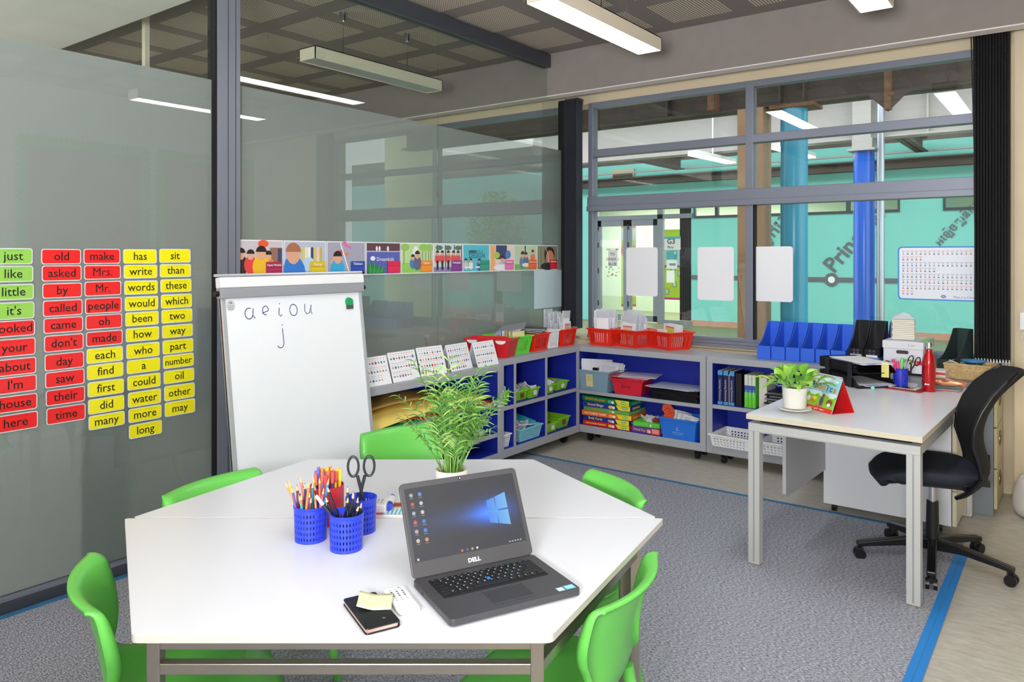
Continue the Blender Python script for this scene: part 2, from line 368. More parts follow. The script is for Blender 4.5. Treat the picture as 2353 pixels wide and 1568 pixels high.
# ---- covered court outside
TEAL = mat('teal_paint', (128, 208, 202), .75, noise=.02, nscale=1); DARKB = mat('dark_steel', (74, 62, 56), .7, noise=.15, nscale=6)
struct(MB().box(-14, 14, 5.95, 21, -.1, 0, vinylmat('court_floor', (104, 106, 74), (140, 138, 100))).build('floor'))
struct(MB().box(-14, 4.6, 5.95, 21, 4.25, 4.35, mat('court_soffit', (92, 86, 82), .9)).build('ceiling'))
wf = MB(); wf.box(-3.06, 14, 15.4, 15.5, .12, 2.32, TEAL); wf.box(-14, -5.45, 15.4, 15.5, 0, 3.6, TEAL); wf.box(-5.45, 14, 15.4, 15.5, 2.78, 3.6, TEAL); wf.box(-14, 14, 15.4, 15.5, 3.6, 4.25, mat('court_soffit'))
for a, c in ((-1.97, -1.66), (1.02, 1.72), (4.2, 14)): wf.box(a, c, 15.4, 15.5, 2.32, 2.78, TEAL)
wf.box(-3.06, -3.0, 15.4, 15.5, 2.32, 2.78, TEAL); wf.box(-14, 5.2, 18.6, 18.7, 0, 4.25, mat('classroom_cream', (222, 222, 200), .8))
struct(wf.build('wall_far')); struct(MB().box(-3.06, 14, 15.37, 15.41, 0, .12, mat('terracotta_skirting', (196, 150, 128), .7)).build('baseboard_far'))
for i, (a, c) in enumerate(((-3.0, -1.97), (-1.66, 1.02), (1.72, 4.2))):
    w = sempty('window_%d' % (3+i)); f = MB(); nn = 2 if i != 1 else 3; f.box(a, c, 15.38, 15.46, 2.32, 2.37, ALUD); f.box(a, c, 15.38, 15.46, 2.73, 2.78, ALUD)
    for k in range(nn+1):
        x = a+(c-a)*k/nn; f.box(max(a, x-.035), min(c, x+.035), 15.38, 15.46, 2.37, 2.73, ALUD)
    f.build('window_frame', w); MB().box(a, c, 15.43, 15.436, 2.37, 2.73, GLASS).build('window_pane', w)
def tube_lamp(x, y, z, l, label, along='x'):
    m = MB(); d = (l/2, .06) if along == 'x' else (.06, l/2)
    m.box(x-d[0], x+d[0], y-d[1], y+d[1], z, z+.02, mat('tube_lamp_glow', (255, 255, 250), .5, emit=9)); m.box(x-d[0], x+d[0], y-d[1], y+d[1], z+.02, z+.08, WHP)
    return tag(m.build('ceiling_lamp'), label, 'lamp')
for x, s in ((-4.6, 'behind the welcome door'), (-2.4, 'behind the small left high window'), (-.4, 'behind the middle high window')):
    tube_lamp(x, 17, 2.95, 1.5, 'long ceiling lamp in the classroom across the court, '+s)
area('far_room_light', (-4, 17, 2.9), 5, 1.5, 330, (0, 0, 0), (1, 1, .96))
# partition with double door of the classroom across
dr = sempty('door_1'); f = MB()
def AX(px): return ony(px, 600, 15.4).x
for a, c in ((1366, 1374), (1512, 1524.5)): f.box(AX(a), AX(c), 15.36, 15.46, 0, 2.75, ALU)
f.box(AX(1366), AX(1592), 15.36, 15.46, 2.70, 2.80, ALU); f.box(AX(1366), AX(1592), 15.36, 15.46, 2.33, 2.43, ALU); f.box(AX(1524), AX(1592), 15.36, 15.46, 0, .09, ALU)
f.build('door_frame', dr)
for a, c in ((1374.5, 1442.5), (1443.5, 1511.5)):
    x0, x1 = AX(a), AX(c); f = MB(); f.box(x0, x0+.10, 15.37, 15.42, .03, 2.33, ALU); f.box(x1-.10, x1, 15.37, 15.42, .03, 2.33, ALU); f.box(x0, x1, 15.37, 15.42, 2.19, 2.33, ALU); f.box(x0, x1, 15.37, 15.42, .03, .16, ALU)
    for z in (.35, 1.1, 1.7, 2.1): f.box(x0+.0, x0+.03, 15.355, 15.37, z, z+.12, BLK)
    lf = f.build('door_leaf', dr); MB().box(x0+.1, x1-.1, 15.39, 15.396, .16, 2.19, GLASS).build('door_glass', lf)
MB().box(AX(1524.5), AX(1562), 15.41, 15.416, .09, 2.7, GLASS).build('side_light', dr)
m = MB()
for i in range(6):
    x = AX(1562)+(AX(1588)-AX(1562))*i/6; m.box(x, x+.035, 15.40, 15.48, .1, 2.6, BLKM)
tag(m.build('folding_blind'), 'black folded blind beside the door of the classroom across the court', 'blind')
F15 = Fr((0, 15.35, 0), (1, 0, 0), (0, 0, 1))
def P15(px, py): v = ony(px, py, 15.35); return v.x, v.z
def card15(name, label, cat, px0, py0, px1, py1, col, draw=None, th=.01, y=15.35):
    F = Fr((0, y, 0), (1, 0, 0), (0, 0, 1)); a = ony(px0, py0, y); c = ony(px1, py1, y); a0, b1, a1, b0 = a.x, a.z, c.x, c.z
    m = MB(); m.fbox(F, a0, a1, b0, b1, 0, th, PR, col)
    if draw: draw(m, F, a0, a1, b0, b1, th+.004)
    return tag(m.build(name, fix=False), label, cat)
def g3(m, F, a0, a1, b0, b1, h):
    m.rect(F, a0, a1, b1-.05, b1, h, PR, (60, 160, 170)); w = a1-a0
    m.text(F, 'G3', a0+w*.42, b0+.13, .16, h+.002, PR, (60, 62, 66), wmax=w*.6, bold=.01); m.text(F, 'Blue', a0+w*.4, b0+.03, .085, h+.002, PR, (100, 102, 106), wmax=w*.5)
card15('classroom_sign', 'grey sign reading G3 Blue beside the door across the court', 'sign', 1527, 544, 1564, 574, (206, 208, 212), g3)
card15('notice_sheet', 'small teal notice sheet below the G3 sign across the court', 'notice', 1532, 576, 1556, 596, (40, 150, 160), lambda m, F, a0, a1, b0, b1, h: m.rect(F, a1-.06, a1-.02, b1-.08, b1-.02, h, PR, (220, 200, 150)))
card15('notice_sheet', 'small pale notice sheet with a line of print across the court', 'notice', 1532, 598, 1556, 618, (216, 222, 226), lambda m, F, a0, a1, b0, b1, h: m.rect(F, a0+.07, a1-.03, b0+.07, b0+.12, h, PR, (120, 124, 130)))
card15('notice_sheet', 'white hanging notice sheet, lowest beside the door across the court', 'notice', 1532, 622, 1550, 650, (236, 238, 240))
def welcome(m, F, a0, a1, b0, b1, h):
    w = a1-a0; c = (a0+a1)/2
    for k, (s, cl) in enumerate((('WELCOME', (170, 50, 50)), ('TO', (150, 60, 60)), ('GRADE 3', (170, 70, 60)), ('BLUE', (60, 66, 80)))):
        m.text(F, s, c, b1-.10-.115*k, .09, h, PR, cl, wmax=w, bold=.01)
    rnd = random.Random(3)
    for k in range(15):
        cx = a0-.02+rnd.random()*(w+.06); cy = b0-.02-rnd.random()*.22; cl = rnd.choice(((60, 90, 160), (230, 130, 50), (220, 60, 70), (60, 150, 90), (230, 200, 60), (40, 160, 180)))
        m.flat(F, [(cx+(.028 if j % 2 else .011)*math.sin(PI*j/5+k), cy+(.028 if j % 2 else .011)*math.cos(PI*j/5+k)) for j in range(10)], h, PR, cl)
wc = MB(); Fw = Fr((0, 15.362, 0), (1, 0, 0), (0, 0, 1)); a = ony(1393, 566, 15.36); c = ony(1422, 612, 15.36)
wc.rect(Fw, a.x+.05, c.x-.04, c.z, a.z-.1, 0, PR, (196, 200, 206)); welcome(wc, Fw, a.x, c.x, c.z, a.z, .004)
tag(wc.build('door_lettering', fix=False), 'cut-out letters WELCOME TO GRADE 3 BLUE with stars on the door across the court', 'lettering')
for px0, px1, s in ((1428, 1437, 'left'), (1451, 1462, 'right')):
    card15('display_board', 'tall yellow display strip with orange ends seen through the %s door leaf' % s, 'board', px0, 518, px1, 705, (216, 222, 60),
        lambda m, F, a0, a1, b0, b1, h: (m.rect(F, a0, a1, b1-.06, b1, h, PR, (240, 110, 60)), m.rect(F, a0, a1, b0, b0+.06, h, PR, (240, 110, 60)), m.rect(F, a0, a1, b1-.35, b1-.08, h, PR, (226, 226, 226)), m.disc(F, (a0+a1)/2, b1-.6, .06, .12, h, PR, (226, 90, 60))), y=15.9)
def yb(m, F, a0, a1, b0, b1, h):
    m.rect(F, a0, a1, b0, b0+.05, h, PR, (236, 60, 150)); m.rect(F, a0, a1, b0+.75, b0+.80, h, PR, (200, 50, 90)); m.rect(F, a0, a1, b0+.8, b1-.3, h, PR, (214, 228, 226))
    for u, v in ((.2, .12), (.55, .3), (.8, .55), (.3, .52), (.5, .62)): m.rect(F, a0+(a1-a0)*u, a0+(a1-a0)*u+.09, b0+v, b0+v+.13, h+.003, PR, (70, 72, 78)); m.rect(F, a0+(a1-a0)*u+.01, a0+(a1-a0)*u+.08, b0+v+.01, b0+v+.12, h+.005, PR, (236, 238, 240))
card15('display_board', 'yellow display board with small framed sheets beyond the side light', 'board', 1520, 528, 1568, 690, (222, 232, 40), yb, y=16.2)
# mural on the teal wall: line, ring, slanting words
GM = (104, 106, 116)
mu = MB(); FM = Fr((0, 15.39, 0), (1, 0, 0), (0, 0, 1)); zl = ony(1911, 643, 15.4).z; xr = ony(1911, 643, 15.4).x
mu.fbox(FM, -3.05, xr-.1, zl-.045, zl+.045, 0, .006, PR, GM); mu.fbox(FM, xr+.1, 13, zl-.045, zl+.045, 0, .006, PR, GM)
ring = [(xr+.13*math.cos(PI*2*k/28), zl+.13*math.sin(2*PI*k/28)) for k in range(28)]
mu.prism(FM, ring, 0, .007, PR, GM); mu.disc(FM, xr, zl, .065, .065, .009, PR, (238, 244, 246), 22)
tag(mu.build('mural_line', fix=False), 'dark grey line with a ringed white dot painted along the teal wall', 'mural')
def slant(label, s, px, py, size, ang, wmax=None):
    m = MB(); v = ony(px, py, 15.4); F = Fr((v.x, 15.388, v.z), (1, 0, 0), (0, 0, 1)); m.text(F, s, 0, 0, size, 0, PR, GM, bold=.02, ang=ang, align='l'); return tag(m.build('mural_word', fix=False), label, 'lettering')
slant('slanting grey word beginning Princ above the ringed dot on the teal wall', 'Principal', 1918, 627, .42, .88)
slant('slanting grey script word at the upper right of the teal wall', 'អេឡិចត្រូនិកថ្នាក់', 2160, 566, .19, .86)
slant('slanting grey script letters behind the left paper sheet column on the teal wall', 'ង្កេត', 1762, 566, .34, .85)
# steelwork
def ibeam(label, x0, x1, y, z0, z1, m, hw=.13, stiff=(), along='x'):
    b = MB(); b.box(x0, x1, y-hw, y+hw, z0, z0+.025, m); b.box(x0, x1, y-hw, y+hw, z1-.025, z1, m); b.box(x0, x1, y-.012, y+.012, z0, z1, m)
    for sx in stiff: b.box(sx-.012, sx+.012, y-hw+.01, y+hw-.01, z0+.02, z1-.02, m)
    return tag(b.build('steel_beam'), label, 'beam')
RUST = mat('rusty_steel', (120, 84, 62), .8, noise=.25, nscale=14); LGREY = mat('pale_steel', (176, 170, 172), .6)
ibeam('dark riveted steel beam carried by the teal column outside the window', -14, 5.2, 8.9, 3.24, 3.95, DARKB, .14, (-1.9, -.5, .9, 1.17))
ibeam('pale grey steel beam above the blue column outside', -14, 5.2, 12.5, 3.29, 4.0, LGREY, .14, (1.9, -.9))
ibeam('dark steel beam fixed along the far teal wall', -14, 5.2, 15.25, 3.1, 3.28, DARKB, .1)
tag(MB().tube([(-14, 15.2, 3.39), (5.2, 15.2, 3.39)], .02, LGREY, 6).build('conduit_pipe'), 'thin pale conduit pipe above the beam on the far teal wall', 'pipe')
for x, s in ((1.42, 'left'), (-3.2, 'far left')):
    b = MB(); b.box(x-.1, x+.1, 12.6, 15.15, 3.36, 3.38, DARKB); b.box(x-.01, x+.01, 12.6, 15.15, 3.36, 3.6, DARKB); b.box(x-.1, x+.1, 12.6, 15.15, 3.6, 3.62, DARKB)
    tag(b.build('steel_beam'), 'dark cross beam running to the far teal wall, '+('right of the blue column' if x > 0 else 'over the welcome door'), 'beam')
b = MB(); sx = ony(2043, 250, 8.76).x; b.box(sx-.03, sx+.03, 8.66, 8.76, 3.05, 3.95, RUST); b.prism(Fr((sx, 8.72, 3.05), (1, 0, 0), (0, 0, 1)), [(0, -.02), (.22, .2), (-.22, .2)], 0, .02, DARKB)
for z in (3.5, 3.68, 3.84, 3.2): b.cyl((sx+.05, 8.66, z), (sx+.05, 8.62, z), .018, .018, RUST, 6)
tag(b.build('steel_bracket'), 'rusty bolted bracket hanging from the dark steel beam', 'bracket')
b = MB(); v = ony(1625, 232, 8.7); b.tube([(v.x-.35, 8.6, 3.62), (v.x-.1, 8.6, 3.45), (v.x+.1, 8.6, 3.48), (v.x+.22, 8.6, 3.95)], .022, RUST, 8); b.box(v.x+.05, v.x+.13, 8.58, 8.765, 3.25, 3.5, RUST)
tag(b.build('steel_brace'), 'bent rusty brace under the dark beam outside the left window bay', 'brace')
b = MB(); b.cyl((1.03, 8.9, 0), (1.03, 8.9, 3.2), .15, .15, mat('teal_column_paint', (46, 150, 190), .25), 32); b.box(.80, 1.30, 8.72, 9.08, 3.2, 3.24, RUST); tag(b.build('round_column', smooth=40), 'round glossy teal blue column standing nearest outside the window', 'column')
b = MB(); b.cyl((1.04, 12.4, 0), (1.04, 12.4, 3.10), .15, .15, mat('blue_column_paint', (30, 92, 206), .22), 32); b.box(.84, 1.225, 12.2, 12.6, 3.10, 3.13, LGREY); b.box(.9, 1.18, 12.25, 12.55, 3.13, 3.29, LGREY)
b.box(.90, 1.16, 12.28, 12.3, 3.13, 3.95, LGREY); tag(b.build('round_column', smooth=40), 'round glossy royal blue column with pale steel head', 'column')
tag(MB().cyl((1.29, 12.3, 0), (1.29, 12.3, 4.2), .055, .055, mat('galvanised', (170, 176, 192), .3, .7), 20).build('downpipe', smooth=40), 'silver downpipe standing beside the royal blue column', 'pipe')
tag(MB().box(.43, .73, 8.72, 9.02, 0, 3.24, mat('brown_column', (176, 138, 110), .75, noise=.08, nscale=5)).build('square_column'), 'square brown plastered column behind the window mullion', 'column')
vt = ony(1408, 391, 15.38); ve = ony(1458, 412, 15.38); m = MB(); m.fbox(Fr((0, 15.38, 0), (1, 0, 0), (0, 0, 1)), vt.x, ve.x, ve.z, vt.z, 0, .03, mat('vent_frame', (196, 182, 150), .6))
for k in range(7): m.box(vt.x+.03, ve.x-.03, 15.33, 15.35, ve.z+.03+k*.022, ve.z+.04+k*.022, DARKB)
tag(m.build('wall_vent'), 'small louvred vent high on the far teal wall', 'vent')
tag(MB().cyl((6.9, 10.7, 0), (6.9, 10.7, 4.2), .5, .5, mat('lime_cream_paint', (228, 236, 176), .7), 36).build('round_column', smooth=40), 'added unseen lime pillar at the open court edge, mirrored as a glow in the glass', 'column')  # out of view, added so its reflection gives the glass a soft glow
def tree(x, y, h, s, label):
    t = thing('garden_tree', label, 'tree', (x, y, 0)); MB().tube([(0, 0, 0), (.05, .02, h*.4), (.0, .1, h*.7)], lambda f: .12*(1-.5*f), mat('bark', (92, 72, 54), .9, noise=.2, nscale=20), 10).build('trunk', t)
    b = MB(); rr = random.Random(int(x*10))
    for k in range(2600):
        a = rr.uniform(0, 2*PI); z = rr.uniform(-1, 1); r = s*rr.random()**.4; q = math.sqrt(1-z*z); p = Vector((r*q*math.cos(a), r*q*math.sin(a), h*.62+r*z*1.35)); u = Vector((rr.uniform(-1, 1), rr.uniform(-1, 1), rr.uniform(-1, 1))).normalized(); v = u.orthogonal().normalized(); L = .11
        b.add([p, p+u*L*.5+v*L*.3, p+u*L, p+u*L*.5-v*L*.3], [(0, 1, 2, 3)], LFM[k % 3])
    b.build('crown', t, fix=False)
LFM = [mat('tree_leaf_%d' % i, c, .6) for i, c in enumerate(((110, 160, 50), (150, 190, 70), (70, 120, 44)))]
tree(7.5, 14.3, 3.4, .75, 'leafy young tree before the teal wall beyond the open court edge, mirrored in the glass')
# ---- pendant lamps
GLOW = mat('lamp_diffuser', (244, 249, 255), .4, emit=LAMP); OFFD = mat('lamp_diffuser_off', (176, 176, 176), .35); HOUS = mat('lamp_housing', (226, 214, 194), .5)
def pendant(x, y0, y1, label, on=True):
    L = y1-y0; t = thing('pendant_lamp', label, 'lamp', (x, (y0+y1)/2, 2.85)); w = .085
    m = MB(); m.box(-w, -w+.006, -L/2, L/2, 0, .085, HOUS); m.box(w-.006, w, -L/2, L/2, 0, .085, HOUS); m.box(-w, w, -L/2, -L/2+.006, 0, .085, HOUS); m.box(-w, w, L/2-.006, L/2, 0, .085, HOUS); m.box(-w, w, -L/2, L/2, .079, .085, HOUS); m.build('housing', t)
    MB().box(-w+.006, w-.006, -L/2+.006, L/2-.006, .004, .010, GLOW if on else OFFD).build('diffuser', t)
    for s in (-.32, .32):
        m = MB(); m.cyl((0, s, .085), (0, s, .36), .0025, .0025, CHROME, 6); m.build('suspension_wire', t)
        m = MB(); m.cyl((0, s, .34), (0, s, .40), .018, .028, CHROME, 14); m.build('ceiling_cup', t)
    if on: MB().tube([(0, .32, .385), (-.05, .1, .25), (0, 0, .085)], .003, BLK, 5).build('cable', t)
pendant(1.40, 3.23, 4.50, 'lit white pendant lamp hanging at the top centre of the room')
pendant(2.775, 3.19, 4.46, 'lit white pendant lamp at the top right, mostly out of the picture')
pendant(-.54, 3.26, 4.53, 'switched off cream pendant lamp in the next room behind the glass', False)
for x, y, w_ in ((3.45, .80, 'above the photographer'), (2.775, -1.65, 'behind the photographer')):  # lamps out of view, added to light the front table
    pendant(x, y, y+1.27, 'added unseen lit pendant lamp '+w_)
for (a_, b_, c_, d_), s_ in (((1782, 341, 1862, 364), 'in front of the teal blue column'), ((1592, 357, 1680, 376), 'above the left paper sheets'), ((1512, 233, 1556, 248), 'high over the left window bay')):
    z_ = 3.15 if b_ > 300 else 3.6; P0 = onz(a_, b_, z_); P1 = onz(c_, d_, z_); d = (P1-P0); F = Fr(P0, (d.x, d.y, 0), (-d.y, d.x, 0)); m = MB(); m.fbox(F, 0, d.length, -.09, .09, 0, .02, mat('tube_lamp_glow')); m.fbox(F, 0, d.length, -.09, .09, .02, .08, WHP); m.fbox(F, d.length*.5-.01, d.length*.5+.01, -.01, .01, .08, 4.25-z_, WHP)
    tag(m.build('ceiling_lamp'), 'lit tube lamp hanging in the court '+s_, 'lamp')
v = onx(335, 100, -1.2); tag(MB().box(-1.22, -1.18, v.y-.015, v.y+.015, 2.45, ZC, HOUS).build('hanging_bracket'), 'cream perforated hanger strip below the ceiling of the next room', 'bracket')
v0, v1 = onx(186, 1100, 0).y, onx(303, 1100, 0).y; tag(MB().box(-.55, -.02, v0, v1, 0, .92, mat('dark_green_cabinet', (36, 56, 50), .5)).build('low_cupboard', bevel=.004), 'dark green low cupboard behind the frosted glass under the red cards', 'cupboard')
v0, v1 = onx(452, 900, 0).y, onx(489, 900, 0).y; b = MB(); b.box(-.4, -.02, v0, v1, .74, 1.25, mat('cupboard_blue', (30, 70, 190), .5)); b.box(-.4, -.02, v0-.12, v1, .71, .74, WHP); b.box(-.4, -.02, v0-.08, v1-.06, .745, .9, mat('cupboard_red', (200, 60, 40), .5)); tag(b.build('shelf_unit'), 'blue and red shelf behind the frosted glass beside the mullion', 'shelf')
# pinboards on the right wall (seen mirrored in the glass)
for y0, y1, s in ((3.04, 4.28, 'nearer'), (4.45, 5.62, 'farther')):
    m = MB(); F = Fr((4.699, 0, 0), (0, -1, 0), (0, 0, 1)); a0, a1, b0, b1 = -y1, -y0, 1.15, 2.67
    m.fbox(F, a0, a1, b0, b1, 0, .015, PR, (176, 112, 92))
    n = 24
    for k in range(n+1):
        for e in (0, 1): m.disc(F, (a0, a1)[e], b0+(b1-b0)*k/n, .06, .036, .018+.0004*(k % 2), PR, (150, 196, 70)); m.disc(F, a0+(a1-a0)*k/n, (b0, b1)[e], .03, .06, .019+.0004*(k % 2), PR, (150, 196, 70))
    tag(m.build('pinboard', fix=False), 'brown pinboard with scalloped lime border mirrored in the glass, the %s one' % s, 'board')
# ================================================================ things on the glass wall
FGL = Fr((.0005, 0, 0), (0, 1, 0), (0, 0, 1))
S5 = 520/1568
LAMI = mat('laminate_film', (222, 226, 230), .08, spec=.9); 
def cards(words, xl0, xl1, xr0, xr1, tops, cols, side):
    n = len(words)
    for i, w in enumerate(words):
        f = i/(n-1); xl = (xl0+(xl1-xl0)*f)*S5; xr = (xr0+(xr1-xr0)*f)*S5; yt = 540+tops[i]*S5
        p = onx(xr, yt, 0); nx = tops[i+1] if i+1 < n else 2*tops[i]-tops[i-1]
        q = onx(xr, 540+nx*S5, 0); L = onx(xl, yt, 0); a0, a1 = L.y, p.y; b1 = p.z; b0 = q.z+.009*(1 if i % 3 else .6)
        jt = random.uniform(-.002, .002); c = cols[i]; m = MB(); col = {'g': (150, 208, 88), 'r': (238, 44, 46), 'y': (246, 236, 28)}[c]
        F = Fr((.0005, a0, b0), (0, 1, jt*2), (0, -jt*2, 1)); W_, H_ = a1-a0, b1-b0
        m.prism(F, rrect(0, W_, 0, H_, .012), 0, .0008, LAMI); m.flat(F, rrect(.004, W_-.004, .004, H_-.004, .009), .0012, PRG, col)
        k = .052 if len(w) < 7 else .044; vs, fs, x0, x1, y0, y1 = textgeo(w, 0); tw = min((x1-x0)*k, W_*.86)
        base = H_*.27; INK = (30, 24, 20)
        m.text(F, w, W_/2, base, k, .0018, PR, INK, wmax=W_*.86, bold=0 if 'M' in w else .008)
        ln = tuple(int(v*.62) for v in col)
        for hh in (base-.002, H_*.82): m.rect(F, W_/2-tw/2-.004, W_/2+tw/2+.004, hh-.0005, hh+.0005, .0015, PR, ln)
        nm = {'g': 'green', 'r': 'red', 'y': 'yellow'}[c]
        tag(m.build('word_card', fix=False), '%s laminated word card reading %s on the glass wall' % (nm, w.replace("'", '')), 'word card', 'word cards on the glass wall')
cards(['just', 'like', 'little', "it's", 'looked', 'your', 'about', "I'm", 'house', 'here'], -50, -50, 226, 262, [92, 212, 338, 460, 585, 708, 842, 965, 1092, 1217], 'ggggrrrrrr', 0)
cards(['old', 'asked', 'by', 'called', 'came', "don't", 'day', 'saw', 'their', 'time'], 284, 320, 561, 592, [98, 210, 330, 445, 562, 680, 805, 925, 1045, 1165], 'r'*10, 0)
cards(['make', 'Mrs.', 'Mr.', 'people', 'oh', 'made', 'each', 'find', 'first', 'did', 'many'], 578, 612, 833, 864, [98, 208, 318, 430, 543, 655, 768, 878, 992, 1107, 1217], 'r'*6+'y'*5, 0)
cards(['has', 'write', 'words', 'would', 'been', 'how', 'who', 'a', 'could', 'water', 'more', 'long'], 852, 892, 1086, 1122, [100, 206, 312, 420, 525, 632, 738, 846, 952, 1062, 1172, 1280], 'y'*12, 0)
cards(['sit', 'than', 'these', 'which', 'two', 'way', 'part', 'number', 'oil', 'other', 'may'], 1102, 1140, 1320, 1352, [98, 200, 303, 405, 508, 613, 713, 815, 918, 1020, 1130], 'y'*11, 0)
# ---- strip of photographs
edges = [545, 651, 750, 840.5, 921, 994.5, 1063, 1125, 1181, 1234, 1281]
ys = [onx(e, 600, 0).y for e in edges]; ys[0] = 2.378
SK = (226, 170, 140)
def kid(m, F, a, b, s, shirt, hair=(40, 28, 26), h=.003):
    m.disc(F, a, b-.32*s, .24*s, .3*s, h, PR, shirt); m.disc(F, a, b, .13*s, .16*s, h+.0003, PR, SK); m.flat(F, [(a+.15*s*math.cos(t), b+.04*s+.15*s*math.sin(t)) for t in [PI*k/8 for k in range(9)]], h+.0006, PR, hair)
def scene(k, m, F, W_, H_):
    R = lambda a0, a1, b0, b1, c, h=.0016: m.rect(F, W_*a0, W_*a1, H_*b0, H_*b1, h, PR, c)
    D = lambda a, b, ra, rb, c, h=.002: m.disc(F, W_*a, H_*b, W_*ra, H_*rb, h, PR, c)
    K = lambda a, b, s, sh, hr=(40, 28, 26), h=.003: kid(m, F, W_*a, H_*b, s*H_, sh, hr, h)
    if k == 0: R(.02, .98, .03, .97, (206, 196, 200)); R(.7, .98, .4, .8, (150, 110, 96)); R(.88, .98, .4, .78, (70, 74, 110)); D(.55, .9, .12, .1, (236, 90, 50)); K(.06, .62, .9, (60, 40, 30)); K(.27, .6, .8, (230, 70, 70)); K(.66, .58, .75, (230, 130, 60)); K(.5, .64, 1.1, (244, 190, 40), h=.004); R(.02, .98, .03, .12, (110, 40, 50), .0052)
    if k == 1: R(.02, .98, .03, .97, (188, 194, 214)); [R(.42+.07*i, .48+.07*i, .4, .82, c) for i, c in enumerate(((220, 206, 110), (236, 230, 200), (240, 240, 240), (60, 60, 120), (214, 200, 90), (240, 200, 180), (200, 180, 90)))]; D(.58, .35, .14, .2, (190, 214, 236)); K(.22, .62, 1.7, (54, 124, 214), (172, 112, 84))
    if k == 2: R(.02, .98, .03, .97, (168, 166, 186)); m.stroke(F, [(W_*.5, H_*.97), (W_*.4, H_*.97)], .01, .002, PR, (240, 80, 170)); m.stroke(F, [(W_*.34, H_*.95), (W_*.58, H_*.05)], .008, .0022, PR, (240, 240, 246)); m.stroke(F, [(W_*.4, H_*.95), (W_*.62, H_*.8)], .012, .0022, PR, (240, 90, 170)); D(.36, .7, .05, .055, (230, 60, 60)); D(.5, .62, .05, .055, (226, 130, 60)); m.stroke(F, [(W_*.1, H_*.35), (W_*.24, H_*.75)], .016, .0026, PR, SK); K(.27, .52, 1.1, (56, 170, 220))
    if k == 3: R(.02, .98, .03, .97, (90, 96, 176)); R(.02, .98, .72, .97, (98, 60, 70)); R(.02, .98, .7, .73, (180, 200, 220)); [D(x, .8, .03, .08, (240, 230, 236)) for x in (.3, .38, .62)]; m.text(F, 'Dreamkids', W_*.55, H_*.42, .04, .003, PR, (244, 244, 250), wmax=W_*.5); [m.flat(F, [(W_*(.05+.045*i), H_*.05), (W_*(.12+.045*i), H_*.05), (W_*(.02+.07*i), H_*(.5-.03*i))], .0032, PR, ((40, 140, 60), (70, 170, 70))[i % 2]) for i in range(9)]; D(.18, .5, .07, .07, (236, 240, 250), .003)
    if k == 4: R(.02, .98, .03, .97, (190, 216, 150)); R(.02, .98, .03, .35, (150, 206, 90)); D(.45, .6, .1, .3, (232, 240, 240)); [R(x, x+.02, .3, .95, (110, 110, 84)) for x in (.08, .66, .76, .86, .93)]; [D(x, .85, .14, .12, (150, 196, 96), .0018) for x in (.12, .7, .9)]; K(.36, .52, .6, (70, 130, 190)); K(.5, .6, .8, (100, 100, 130))
    if k == 5: R(.02, .98, .03, .97, (206, 214, 216)); R(.02, .98, .03, .2, (150, 130, 180)); [R(x, x+.03, .2, .95, (50, 50, 70)) for x in (.12, .4, .7, .95)]; [D(x, .85, .12, .08, (80, 120, 90)) for x in (.2, .5, .85)]; [K(x, .66, .55, (220, 80, 80)) for x in (.14, .3, .5, .68, .84)]; [R(x-.03, x+.03, .1, .42, (40, 36, 40), .0045) for x in (.14, .3, .5, .68, .84)]
    if k == 6: R(.02, .98, .03, .97, (86, 190, 206)); m.text(F, 'DESIGN', W_*.52, H_*.5, .055, .003, PR, (56, 84, 100), wmax=W_*.6, bold=.01); m.text(F, 'think to', W_*.6, H_*.7, .03, .003, PR, (70, 120, 140), wmax=W_*.4); D(.35, .73, .16, .05, (64, 84, 96)); K(.1, .4, .5, (220, 200, 200)); K(.28, .4, .5, (230, 230, 230)); K(.6, .38, .55, (60, 90, 170)); R(.05, .35, .14, .2, (236, 240, 240), .004); R(.45, .7, .14, .2, (236, 240, 240), .004)
    if k == 7: R(.02, .98, .03, .97, (236, 214, 200)); R(.02, .22, .03, .97, (240, 176, 120)); R(.25, .7, .45, .97, (56, 60, 110)); D(.28, .6, .13, .12, (180, 200, 60)); D(.75, .62, .12, .16, (70, 130, 190)); K(.5, .45, .8, (190, 196, 206)); D(.5, .14, .35, .12, (240, 240, 244), .004)
    if k == 8: R(.02, .98, .03, .97, (196, 210, 176)); R(.02, .98, .03, .25, (120, 180, 80)); K(.36, .6, .85, (110, 130, 170)); K(.5, .6, .7, (90, 110, 150)); K(.8, .7, .65, (240, 120, 70)); R(.45, .5, .7, .97, (50, 50, 50)); D(.5, .22, .18, .08, (240, 230, 220), .004)
    if k == 9: R(.02, .98, .03, .97, (120, 122, 96)); [R(x, x+.04, .1, .95, (170, 150, 120)) for x in (.1, .25, .85)]; D(.6, .62, .26, .32, (36, 28, 30)); D(.62, .5, .2, .3, (206, 130, 100), .0025); D(.5, .15, .35, .15, (30, 30, 36), .003); m.stroke(F, [(W_*.36, H_*.95), (W_*.5, H_*.7), (W_*.55, H_*.3)], .006, .0034, PR, (220, 220, 230))
caps = [('Open-Minded', (170, 40, 84)), ('Caring', (222, 190, 30)), ('Thinkers', (44, 70, 170)), ('Risk-Takers', (226, 30, 80)), ('Carers', (240, 140, 40)), ('Principled', (130, 50, 140)), ('Balanced', (50, 150, 130)), ('Creative', (230, 110, 170)), ('Communicators', (226, 100, 40)), ('Reflective', (200, 36, 44))]
descs = ['children in red and yellow shirts around a table', 'a fair-haired child in a blue top reading', 'a boy in a turquoise shirt reaching for balls', 'green grass before a blue mural', 'two children with a laptop under trees', 'a row of schoolchildren standing', 'the word DESIGN on a turquoise wall', 'a child writing, with orange and pink', 'children reading on grass', 'a dark-haired child close up']
